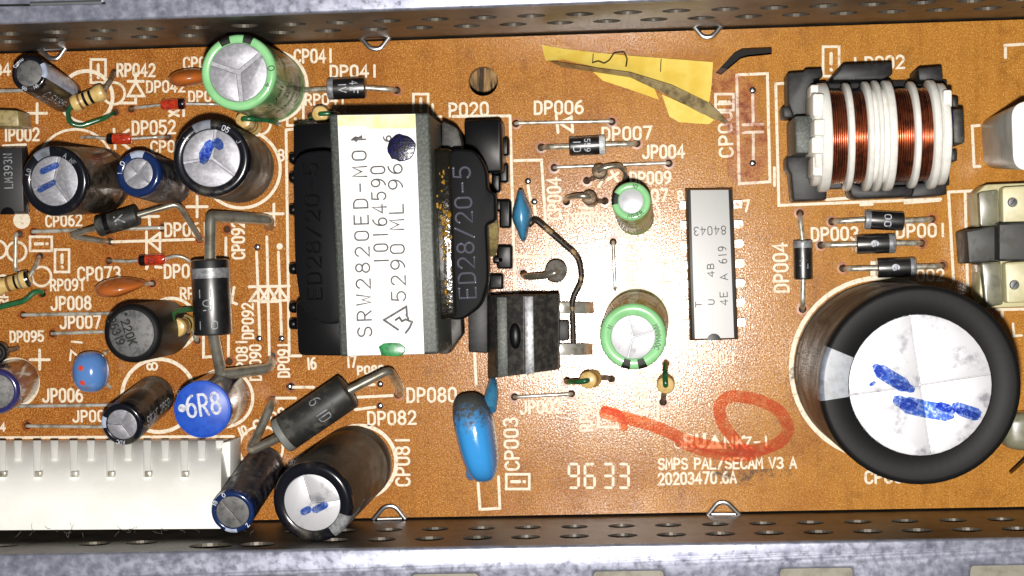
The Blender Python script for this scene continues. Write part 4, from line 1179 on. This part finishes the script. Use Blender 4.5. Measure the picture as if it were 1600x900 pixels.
def slab(mb, pts, z0, z1):
    """block whose top outline is seen at the given pixels, sides upright"""
    top = quad(pts, z1); mb.loft([Vector((p.x, p.y, z0)) for p in top], top); return mb


def rpoly(pts, r=6, n=4):
    """pixel outline with rounded corners"""
    out = []
    m = len(pts)
    for i, b in enumerate(pts):
        a, c = Vector(pts[i - 1]), Vector(pts[(i + 1) % m]); b = Vector(b)
        rr = min(r, (a - b).length * .45, (c - b).length * .45)
        p, q = b + (a - b).normalized() * rr, b + (c - b).normalized() * rr
        for k in range(n + 1):
            t = k / n; v = p * (1 - t) ** 2 + b * 2 * t * (1 - t) + q * t * t; out.append((v.x, v.y))
    return out


mb = MB(); slab(mb, [(514,178),(671,176),(686,553),(531,557)], 1.5, ZC); mb.build('ferrite_core', 'ferrite', TR, bevel=.35, seg=3)
lb = MB(); slab(lb, [(527,180),(649,178),(663,553),(543,556)], ZC + .01, ZC + .1); lab = lb.build('label_sticker', 'paper', TR, bevel=.03)
lb = MB(); slab(lb, [(527.5,180.5),(648.5,178.5),(650,201),(574,201),(571,197),(528,197)], ZC + .1, ZC + .115); lb.build('yellowed_strip', 'paper_yellow', lab, smooth=False)
for tx, x0, y0, x1, y1, h, ad in (('SRW2820ED-M01', 581, 526, 571, 210, 22, 1.0), ('10164590', 607, 413, 601, 259, 22, 1.0), ('5290 ML 96', 634, 470, 628, 256, 22, 1.0), ('6', 611, 221, 611, 212, 12, .8)):
    silk_text(tx, x0, y0, x1, y1, h, 2.6, 'ink_label', ad, ZC + .1, lab, 'label_lettering')
mb = MB(); fm = lambda u, v, l: Vector((u, v, ZC + .1 + l))
for pl in ([(622,515),(600,500),(635,479),(636,494)], [(635,492),(638,498)], [(618,500),(624,496),(628,502),(634,499)], [(634,520),(640,512),(644,503),(636,500)]):
    mb.ribbon([P(x, y, ZC + .1).to_2d() for x, y in pl], .26, fm)
mb.build('label_symbol', 'ink_label', lab, smooth=False)


def splat(pts, z, mat, name, parent, h=.1):
    mb = MB(); top = [P(x, y, z + h) for x, y in pts]
    c = sum(top, Vector()) / len(top)
    bot = [c + (p - c) * 1.08 - Vector((0, 0, h)) for p in top]
    mb.loft(bot, top); return mb.build(name, mat, parent, bevel=.03)


splat([(627 + (21 + random.uniform(-1.5, 1.5)) * math.cos(a), 231 + (20 + random.uniform(-1.5, 1.5)) * math.sin(a)) for a in [2 * PI * k / 22 for k in range(22)]], ZC + .11, 'marker_dark', 'ink_blot', lab)
splat([(593,542),(600,537),(612,536),(624,537),(632,543),(632,549),(626,556),(612,556),(597,555)], ZC + .11, 'marker_green', 'ink_blot', lab)
splat([(550,217),(555,213),(560,214),(565,211),(566,216),(560,218),(557,222)], ZC + .11, 'ink_label', 'ink_blot', lab, .03)


def raised_text(tx, x0_, y0_, x1_, y1_, h, r_, z, parent, mt='glint_grey'):
    a, b = P(x0_, y0_, z), P(x1_, y1_, z); L = (b - a).length
    ex = (b - a) / L; ey = Vector((-ex.y, ex.x, 0)); pls, tot = strokes_of(tx)
    hh = h / (12.0 * CAM_H / (CAM_H - z)); mb = MB()
    for pl in pls:
        mb.tube([a + ex * (p[0] * L / tot) + ey * (p[1] * hh) for p in pl], r_, 8, 0)
        for q in (pl[0], pl[-1]):
            mb.blob(r_ * 1.3, r_ * 1.3, r_ * 1.3, Matrix.Translation(a + ex * (q[0] * L / tot) + ey * (q[1] * hh)), 1, 10, 6)
    return mb.build('raised_lettering', mt, parent)


# bobbin: left cheek, right cheek with raised lettering, pin blocks
mb = MB(); slab(mb, rpoly([(457,240),(530,232),(540,506),(497,506),(470,480),(461,420)], 30, 8), 14, 22); lc = mb.build('bobbin_cheek', 'cheek', TR, bevel=.25)
raised_text('ED28/20-5', 503, 468, 497, 255, 22, .13, 22.0, lc, 'black_plastic')
mb = MB(); slab(mb, rpoly([(458,195),(530,190),(534,262),(459,262)], 5), .5, 13.5); mb.build('pin_block', 'black_plastic', TR, bevel=.2)
mb = MB(); slab(mb, rpoly([(462,470),(536,470),(540,556),(466,555)], 10), .5, 13.5); mb.build('pin_block', 'black_plastic', TR, bevel=.2)
for py in (248, 278, 480, 506, 328, 420):
    c = P(460, py, 3); mb = MB(); mb.blob(.6, .75, 1.6, Matrix.Translation(c), .6, 14, 10); mb.build('terminal_post', 'black_plastic', TR)
mb = MB(); slab(mb, [(672,232),(706,232),(716,496),(684,500)], 6, 21.2); mb.build('winding', 'winding_tape', TR, bevel=.6, seg=3)
vr = MB()
for k in range(80):
    t = random.random(); x = 690 + 8 * t + random.gauss(0, 3.5); y = 245 + 235 * t
    if random.random() < .45: x, y = 697 + random.gauss(0, 4), 355 + random.gauss(0, 22)
    s_ = random.uniform(.07, .2); vr.blob(s_, s_ * random.uniform(1, 2.2), .14, Matrix.Translation(P(x, y, 21.2)), 1, 8, 6)
o = vr.build('varnish_beads', 'varnish', TR, kind='stuff')
mb = MB(); slab(mb, rpoly([(700,233),(742,233),(760,262),(762,296),(774,302),(775,345),(760,350),(763,420),(763,440),(752,478),(722,500),(702,499)], 14, 6), 17.5, 21); rcq = mb.build('bobbin_cheek', 'cheek', TR, bevel=.3, seg=3)
raised_text('ED28/20-5', 744, 466, 734, 260, 26, .15, 21.0, rcq)
mb = MB(); slab(mb, [(684,500),(706,498),(720,486),(722,522),(700,553),(686,553)], 4, 8.5); mb.build('core_leg', 'ferrite_dark', TR, bevel=.2)
mb = MB(); slab(mb, rpoly([(725,188),(783,186),(785,268),(728,270)], 6), .4, 8); mb.build('pin_block', 'black_plastic', TR, bevel=.25)
mb = MB(); slab(mb, rpoly([(690,188),(715,200),(722,225),(722,262),(690,262)], 6), 2, 12); mb.build('core_leg', 'ferrite_dark', TR, bevel=.3)
for (x0, y0, x1, y1) in ((782,214,795,243),(780,255,794,285),(768,272,782,300),(780,312,798,356),(774,312,784,330),(776,383,800,420),(770,400,788,412),(764,428,786,452)):
    mb = MB(); slab(mb, rpoly([(x0,y0),(x1,y0),(x1,y1),(x0,y1)], 4), .3, 3.2); mb.build('terminal_post', 'black_plastic', TR, bevel=.35, seg=3)
for k in range(3):
    mb = MB(); mb.tube([P(764 + 5 * k, 346, 9), P(766 + 5 * k, 362, 8), P(767 + 4 * k, 385, 6), P(765 + 3 * k, 398, 3)], .28, 8, 1); mb.build('winding_lead', 'tape_tan', TR)

# ------------------------------------------------------------------ transistor with ribbed case
TP = thing('power_transistor', 'ribbed dark grey power transistor with two wide flat legs', 'transistor', P(805, 520))
mb = MB(); slab(mb, [(731,448),(762,446),(762,552),(732,550)], .5, 8); mb.build('mounting_tab', 'black_matte', TP, bevel=.2)
prof = [(762,7.5),(776,10.2),(794,11.2),(818,12.2),(834,11.6),(850,10.6),(872,9.2)]
top_e, bot_e = [], []
for x, z in prof:
    top_e.append(P(x, 462 - (x - 762) * .02, z)); bot_e.append(P(x, 592 - (x - 762) * .13, z))
n = len(prof)
vs = top_e + bot_e + [Vector((p.x, p.y, 1.2)) for p in (top_e[0], top_e[-1], bot_e[0], bot_e[-1])]
fs = [[i, i + 1, n + i + 1, n + i] for i in range(n - 1)]
fs += [list(range(n)) + [2 * n + 1, 2 * n], list(range(n, 2 * n)) + [2 * n + 3, 2 * n + 2], [0, n, 2 * n + 2, 2 * n], [n - 1, 2 * n - 1, 2 * n + 3, 2 * n + 1], [2 * n, 2 * n + 1, 2 * n + 3, 2 * n + 2]]
mb = MB(); mb.add(vs, fs); cs = mb.build('case', 'ferrite_dark', TP, bevel=.12)
mb = MB(); slab(mb, [(819,463),(833,463),(835,583),(821,585)], 11.5, 12.6); mb.build('silver_rib', 'band_silver', TP, bevel=.1)  # strip in a paler silver-grey than the case
mb = MB(); slab(mb, [(776,464),(792,464),(794,588),(778,590)], 9.5, 11.2); mb.build('pale_rib', 'ferrite', TP, bevel=.1)
mb = MB(); mb.blob(.75, 1.6, .35, Matrix.Translation(P(805, 525, 11.9)), 1, 18, 10); mb.build('dimple', 'black_plastic', cs)
for y, x1 in ((481, 934), (546, 932)):
    mb = MB(); a, b, c = P(866, y, 2.6), P(x1 - 20, y, 2.4), P(x1, y, 0)
    hw = Vector((0, .74, 0))
    for p, q in ((a, b), (b, Vector((c.x, c.y, -1)))):
        mb.loft([p - hw - Vector((0, 0, .5)), q - hw - Vector((0, 0, .5)), q + hw - Vector((0, 0, .5)), p + hw - Vector((0, 0, .5))], [p - hw, q - hw, q + hw, p + hw])
    mb.build('flat_leg', 'lead_bright', TP, bevel=.08)
mb = MB(); slab(mb, [(868,500),(889,501),(889,532),(868,533)], .5, 3); mb.build('stub_leg', 'black_matte', TP, bevel=.2)

# ------------------------------------------------------------------ chips


def chip(label, corners, z, pins, pin_px, notch, texts):
    c = quad(corners, z); ctr = sum(c, Vector()) / 4
    t = thing('integrated_circuit', label, 'chip', Vector((ctr.x, ctr.y, 0)))
    mb = MB()
    zm = .6 + (z - .6) * .5
    outer = [Vector((p.x, p.y, zm)) for p in c]
    grow = [ctr + (p - ctr) * 1.0 for p in c]
    ins = []
    for p in c:
        dd = Vector((p.x - ctr.x, p.y - ctr.y, 0)); ins.append(Vector((p.x - math.copysign(.28, dd.x), p.y - math.copysign(.28, dd.y), z)))
    low = [Vector((p.x, p.y, .6)) for p in ins]
    mb.add(low + outer + ins, [[3, 2, 1, 0], [8, 9, 10, 11]] + [[i, (i + 1) % 4, 4 + (i + 1) % 4, 4 + i] for i in range(4)] + [[4 + i, 4 + (i + 1) % 4, 8 + (i + 1) % 4, 8 + i] for i in range(4)])
    b = mb.build('body', 'chip', t, bevel=.06)
    if z > 3.5:
        ins = [p + Vector((-math.copysign(.36, p.x - ctr.x), 0, 0)) for p in ins]
        mb = MB(); mb.loft([p + Vector((0, 0, .004)) for p in ins], [p + Vector((0, 0, .02)) for p in ins]); mb.build('top_face', 'chip_top', b, smooth=False)
    for px, py, s_ in pins:
        a = P(px, py, 0)
        mb = MB()
        xb = a.x + s_ * pin_px
        mb.loft([Vector((xb, a.y - .5, 1.9)), Vector((a.x, a.y - .5, 1.9)), Vector((a.x, a.y + .5, 1.9)), Vector((xb, a.y + .5, 1.9))], [Vector((xb, a.y - .5, 2.15)), Vector((a.x, a.y - .5, 2.15)), Vector((a.x, a.y + .5, 2.15)), Vector((xb, a.y + .5, 2.15))])
        mb.box(a.x - .12, a.x + .12, a.y - .3, a.y + .3, -1, 2.1)
        mb.build('pin', 'pin', t)
    if notch:
        mb = MB(); nc = P(notch[0], notch[1], z)
        mb.lathe([(.95, .012), (.8, .03), (.0, .02)], 20, Matrix.Translation(nc), a0=0, a1=PI, ends=False); mb.build('notch', 'black_plastic', b)
    for tx, x0_, y0_, x1_, y1_, h in texts: silk_text(tx, x0_, y0_, x1_, y1_, h, 1.5, 'ink_label' if z > 3.3 else 'ink_grey', .9, z + .02, b, 'chip_lettering')
    return t


pins = [(1062 + k * .9, 322 + 30.6 * k, 1) for k in range(7)] + [(1157 + k * .8, 320 + 30.5 * k, -1) for k in range(7)]
chip('long grey fourteen-pin chip between the green capacitors and the crosswise diode', [(1071,294),(1146,293),(1155,531),(1078,533)], 4.0, pins, 1.0, (1115.5, 532),
     [('84043', 1134, 353, 1084, 355, 13), ('619', 1136, 411, 1134, 385, 12), ('A', 1137, 437, 1136, 428, 11), ('4E', 1137, 476, 1136, 456, 11), ('T', 1096, 480, 1096, 472, 9), ('U', 1116, 476, 1116, 468, 9), ('4B', 1116, 432, 1115, 412, 10)])
chip('black chip printed LM393N cut by the left edge', [(-60,229),(37,228),(40,334),(-57,336)], 3.2, [(-20, 338, 1)], .2, (12, 335), [('LM393N', 20, 294, 18, 240, 13), ('MAL', -2, 270, -3, 238, 11)])

# ------------------------------------------------------------------ common-mode choke with copper windings
CH = thing('choke_coil', 'common-mode choke with white bobbin and four copper windings', 'coil', P(1368, 210))
CY = P(1380, 206, 15.5).y; CZ = 8.6; RW = 6.1
zt = CZ + RW


def xat(px, py=206): return P(px, py, zt).x


def disc_x(px0, px1, r, name, mat, fn=None, seg=44):
    a, b = xat(px0), xat(px1)
    T = frame(Vector((a, CY, CZ)), Vector((1, 0, 0)), Vector((0, 0, 1)))
    L = b - a
    mb = MB(); mb.lathe([(r - .12, 0), (r, .14), (r, L - .14), (r - .12, L)], seg, T); return mb.build(name, mat, CH, angle=50)


disc_x(1288, 1476, 5.1, 'bobbin_core', 'coil_white')
for a, b, r in ((1285,1301,6.75),(1327,1336,6.7),(1358,1367,6.8),(1374,1382,6.9),(1390,1402,6.85),(1431,1440,6.6),(1461,1472,6.75)):
    disc_x(a, b, r, 'bobbin_flange', 'coil_white')
for a, b, r in ((1367,1374,5.9),(1382,1390,5.9)): disc_x(a, b, r, 'bobbin_spacer', 'coil_white')
for a, b in ((1301.5,1326.5),(1336.5,1357.5),(1402.5,1430.5),(1440.5,1460.5)):
    xa, xb = xat(a), xat(b); nt = 8; w = (xb - xa) / nt
    mb = MB(); pr = []
    for k in range(nt):
        jr = random.uniform(-.05, .05)
        for j in range(5):
            pr.append((RW - .45 + jr + (w / 2) * math.sin(PI * j / 4) * 1.0, w * (k + j / 4.0 * .96)))
    T = frame(Vector((xa, CY, CZ)), Vector((1, 0, 0)), Vector((0, 0, 1)))
    ph = random.random() * 6
    mb.lathe(pr, 60, T, r_fn=lambda a_: 1 + .006 * math.sin(3 * a_ + ph)); mb.build('copper_winding', 'copper', CH, angle=80)
disc_x(1274, 1284, 6.0, 'bobbin_end', 'coil_white'); disc_x(1476, 1488, 6.3, 'bobbin_end', 'coil_white')
for y0_, y1_, x0_, x1_, z1 in ((132,160,1266,1290,11),(146,182,1270,1288,14.5),(186,212,1272,1290,15.6),(214,240,1268,1288,15),(244,275,1270,1290,13),(140,168,1474,1488,14)):
    mb = MB(); slab(mb, rpoly([(x0_,y0_),(x1_,y0_),(x1_,y1_),(x0_,y1_)], 4), 5, z1); mb.build('bobbin_tooth', 'coil_white', CH, bevel=.25)
mb = MB(); slab(mb, [(1241,181),(1272,180),(1274,240),(1243,240)], 1, 11.5); mb.build('ferrite_end', 'ferrite', CH, bevel=.3)
mb = MB(); slab(mb, [(1488,170),(1506,170),(1508,224),(1490,225)], 1, 12); mb.build('ferrite_end', 'ferrite_dark', CH, bevel=.3)
for pts, z1 in (([(1231,114),(1256,112),(1258,108),(1284,107),(1286,120),(1272,124),(1272,180),(1240,182),(1232,160)], 6), ([(1300,120),(1318,100),(1394,97),(1395,116),(1380,124),(1302,126)], 7), ([(1434,106),(1472,103),(1474,126),(1436,126)], 7),
                ([(1222,166),(1240,166),(1241,184),(1224,184)], 5), ([(1230,244),(1262,244),(1290,252),(1292,312),(1240,314),(1236,272),(1230,262)], 6), ([(1326,284),(1350,292),(1432,290),(1434,306),(1340,310),(1330,306)], 6), ([(1430,286),(1478,284),(1480,304),(1424,308)], 7), ([(1486,150),(1498,152),(1498,168),(1488,168)], 6), ([(1486,234),(1496,234),(1496,252),(1486,252)], 5)):
    mb = MB(); slab(mb, pts, .3, z1); mb.build('base_foot', 'black_matte', CH, bevel=.25)
mb = MB(); slab(mb, [(1262,128),(1480,124),(1484,290),(1264,296)], .4, 2.5); mb.build('base_plate', 'black_matte', CH, bevel=.2)
splat([(1476,160),(1486,158),(1490,190),(1486,232),(1480,230),(1478,200)], 13, 'marker_dark', 'pen_mark', CH, .1)

# ------------------------------------------------------------------ parts at the right edge
bx = thing('box_capacitor', 'pale grey box capacitor cut by the right edge beside the coil', 'capacitor', P(1590, 215))
base = [P(x, y, 0) for x, y in rpoly([(1531,184),(1640,178),(1645,262),(1536,264)], 22, 7)]
top_ = [P(x, y, 17) for x, y in rpoly([(1580,160),(1700,152),(1705,258),(1584,268)], 26, 7)]
mb = MB(); mb.loft(base, top_); mb.build('case', 'grey_plastic', bx, bevel=.5, seg=3)
mb = MB(); mb.loft([p + Vector((0, 0, .005)) for p in top_], [P(x, y, 17.2) for x, y in rpoly([(1586,165),(1700,157),(1705,254),(1590,262)], 22, 7)]); mb.build('top_face', 'white_plastic', bx)

fu = thing('terminal_block', 'cream terminal block with two screws and a black clamp at the right edge', 'terminal block', P(1560, 385))
for pts, z1, mt, nm in (([(1525,302),(1540,288),(1640,284),(1640,352),(1528,354)], 6, 'cream', 'body_half'), ([(1532,408),(1640,404),(1640,478),(1540,482),(1530,460)], 6, 'cream', 'body_half'),
                        ([(1529,300),(1560,296),(1562,352),(1532,354)], 7.2, 'smoke_plastic', 'clear_cover'), ([(1533,410),(1564,408),(1568,476),(1540,480)], 7.2, 'smoke_plastic', 'clear_cover'),
                        ([(1566,292),(1640,288),(1640,350),(1567,352)], 8.2, 'cream', 'screw_seat'), ([(1570,410),(1640,406),(1640,470),(1573,474)], 8.2, 'cream', 'screw_seat')):
    mb = MB(); slab(mb, rpoly(pts, 5), .3, z1); mb.build(nm, mt, fu, bevel=.25)
for px, py in ((1582,316), (1585,445)):
    c = P(px, py, 8.2); mb = MB(); mb.lathe([(.62, 0), (.62, .1), (.52, .22), (0, .25)], 20, Matrix.Translation(c)); s_ = mb.build('screw', 'solder', fu)
    mb = MB(); mb.box(-.45, .45, -.06, .06, .24, .28, Matrix.Translation(c) @ Matrix.Rotation(.9, 4, 'Z')); mb.build('screw_slot', 'black_matte', s_)
mb = MB(); slab(mb, rpoly([(1510,360),(1556,352),(1640,350),(1640,406),(1556,408),(1514,412)], 4), 1, 8.5); mb.build('clamp', 'epoxy_dusty', fu, bevel=.3)
mb = MB(); slab(mb, rpoly([(1560,348),(1640,346),(1640,408),(1560,408)], 5), 8, 10.8); mb.build('clamp_top', 'epoxy_dusty', fu, bevel=.5, seg=3)
mb = MB(); mb.blob(6.2, 2.5, 2.4, Matrix.Translation(P(1640, 672, 2.4)), .45); o = mb.build('grey_sleeve', 'smoke_plastic'); tag(o, 'grey sleeved part peeking out behind the largest capacitor at the right edge', 'sleeve')

# left edge scraps
mb = MB(); slab(mb, [(-30,170),(28,172),(30,198),(-30,197)], 1, 6); o = mb.build('box_component', 'tape_tan', bevel=.3); tag(o, 'olive box shaped part cut by the left edge above the IP002 lettering', 'component')
mb = MB(); mb.tube([P(-20,143,2), P(40,141,2)], .25, 8, 0); o = mb.build('lead_stub', 'lead_bright'); tag(o, 'bare lead entering from the left edge behind the corner capacitor', 'wire')
mb = MB(); mb.tube([P(8,548,3), P(26,545,1.5), P(29,540,-1)], .3, 8, .5); o = mb.build('lead_stub', 'lead_brown'); tag(o, 'short brown lead beside the small black drum at the left edge', 'wire')
mb = MB(); mb.tube([P(20,598,5), P(55,596,.8), P(57,596,-1)], .28, 8, .5); o = mb.build('lead_stub', 'lead_brown'); tag(o, 'short lead coming out of the dark purple capacitor', 'wire')

# ------------------------------------------------------------------ white pin connector
CN = thing('pin_connector', 'long white plastic pin connector at the bottom left', 'connector', P(170, 760))
ZK = 15.0
ys = [(692, 5.0), (722, 9.5), (752, 12.6), (790, 14.0), (827, 14.0)]


def conn_z(y):
    for (y0_, z0_), (y1_, z1_) in zip(ys[:-1], ys[1:]):
        if y <= y1_: return z0_ + (z1_ - z0_) * (y - y0_) / (y1_ - y0_)
    return 14.0


le = [P(-90, y + 2, z) for y, z in ys]; re_ = [P(346 - (y - 692) * .01, y - 1, z) for y, z in ys]
nn = len(ys)
vs = le + re_ + [Vector((p.x, p.y, .5)) for p in (le[0], le[-1], re_[0], re_[-1])]
fs = [[i, i + 1, nn + i + 1, nn + i] for i in range(nn - 1)] + [list(range(nn)) + [2 * nn + 1, 2 * nn], list(range(nn, 2 * nn)) + [2 * nn + 3, 2 * nn + 2], [0, nn, 2 * nn + 2, 2 * nn], [nn - 1, 2 * nn - 1, 2 * nn + 3, 2 * nn + 1], [2 * nn, 2 * nn + 1, 2 * nn + 3, 2 * nn + 2]]
mb = MB(); mb.add(vs, fs); mb.build('housing', 'white_plastic', CN)
mb = MB(); slab(mb, [(346,692),(360,689),(360,745),(346,750)], .5, 7); mb.build('end_ear', 'white_plastic', CN, bevel=.2)
px = 345 - 57.4 * 7; k = 0
xs = [-26, 3, 28, 58, 85, 115, 142, 172, 200, 230, 258, 288, 315, 343]
for i, x in enumerate(xs):
    ln = 746 if i % 2 == 1 else 717
    if x == 343: ln = 700
    w = 6.5
    zl = conn_z(ln)
    a = [P(x - w, 688, 3.5), P(x + w, 688, 3.5), P(x + w - 1, ln, zl - .6), P(x - w + 1, ln, zl - .6)]
    b = [P(x - w, 688, 6.2), P(x + w, 688, 6.2), P(x + w - 1, ln, zl + .7), P(x - w + 1, ln, zl + .7)]
    mb = MB(); mb.loft(a, b); mb.build('latch_rib', 'white_plastic', CN, bevel=.12)
    if i % 2 == 1 and ln > 740:
        mb = MB(); slab(mb, [(x - 4, 737), (x + 5, 737), (x + 5, 746), (x - 4, 746)], zl - .5, zl + .6); mb.build('contact_tip', 'lead', CN, bevel=.05)

# ------------------------------------------------------------------ curled piece of yellow insulating paper
YP = thing('torn_paper', 'torn curled piece of yellow insulating paper lying near the upper rail', 'paper', P(990, 130))


def sheet(rows, mat, name, th=.12):
    """grid of (px, py, z) rows given thickness"""
    nr, nc = len(rows), len(rows[0])
    pts = [[P(*p) for p in r] for r in rows]
    vs = [p for r in pts for p in r] + [p - Vector((0, 0, th)) for r in pts for p in r]
    N = nr * nc; fs = []
    for j in range(nr - 1):
        for i in range(nc - 1):
            a, b, c, d_ = j * nc + i, j * nc + i + 1, (j + 1) * nc + i + 1, (j + 1) * nc + i
            fs += [[a, b, c, d_], [N + d_, N + c, N + b, N + a]]
    for i in range(nc - 1):
        fs += [[i + 1, i, N + i, N + i + 1], [(nr - 1) * nc + i, (nr - 1) * nc + i + 1, N + (nr - 1) * nc + i + 1, N + (nr - 1) * nc + i]]
    for j in range(nr - 1):
        fs += [[j * nc, (j + 1) * nc, N + (j + 1) * nc, N + j * nc], [(j + 1) * nc + nc - 1, j * nc + nc - 1, N + j * nc + nc - 1, N + (j + 1) * nc + nc - 1]]
    mb = MB(); mb.add(vs, fs); return mb.build(name, mat, YP)


sheet([[(847,70,.6),(880,76,.7),(930,82,.8),(985,87,.9),(1050,92,.9),(1114,97,.9)],
       [(849,82,1.1),(882,88,1.2),(932,94,1.3),(985,104,1.4),(1050,116,1.3),(1112,132,1.2)],
       [(853,95,1.8),(880,93,1.8),(932,105,2.0),(985,112,2.1),(1050,132,2.0),(1108,160,1.6)]], 'tape_yellow', 'upper_flap')
sheet([[(856,94,1.9),(932,106,2.15),(985,113,2.25),(1050,133,2.1),(1108,160,1.75),(1138,190,1.2)],
       [(878,105,.9),(932,113,1.2),(985,121,1.4),(1040,147,1.4),(1095,177,1.0),(1132,192,.4)]], 'tape_back', 'grimy_fold')
sheet([[(926,112,1.1),(985,120,1.3),(1022,137,1.3)], [(942,126,.5),(988,141,.5),(1030,156,.5)]], 'tape_yellow', 'lower_flap')
sheet([[(1034,147,1.3),(1082,169,1.1),(1116,187,.8)], [(1046,182,.5),(1062,191,.4),(1108,194,.4)]], 'tape_yellow', 'lower_flap')
mb = MB(); fm = lambda u, v, l: Vector((u, v, 0))
pth = [(925,98,1.6),(935,95,1.5),(944,99,1.7),(952,94,1.4),(960,82,.9),(975,81,.9),(980,92,1.2),(978,104,1.7)]
mb.tube([P(x, y, z + .12) for x, y, z in pth], .1, 6, .2); mb.build('tear_line', 'crack', YP)
for a, b in (((927,84,.9),(926,96,1.5)), ((1033,92,1.0),(1032,112,1.4))):
    mb = MB(); mb.tube([P(a[0], a[1], a[2] + .05), P(b[0], b[1], b[2] + .05)], .06, 5, 0); mb.build('crease', 'crack', YP)

# ------------------------------------------------------------------ lint caught on the board and the frame
lint = MB()
for k in range(70):
    if k < 26: q = P(random.uniform(30, 400), random.uniform(826, 834), 14.2)
    else: q = P(random.uniform(20, 1580), random.uniform(90, 780), .12)
    a = random.uniform(0, 2 * PI); ln = random.uniform(.3, 1.3); bend = random.uniform(-.8, .8)
    pts = [q + Vector((math.cos(a + bend * t) * ln * t, math.sin(a + bend * t) * ln * t, .05 + .12 * math.sin(PI * t))) for t in (0, .35, .7, 1)]
    lint.tube(pts, .022, 4, 0)
o = lint.build('lint', 'fuzz', None, kind='stuff'); o['label'] = 'fine grey lint fibres scattered over the board and connector edge'; o['category'] = 'lint'
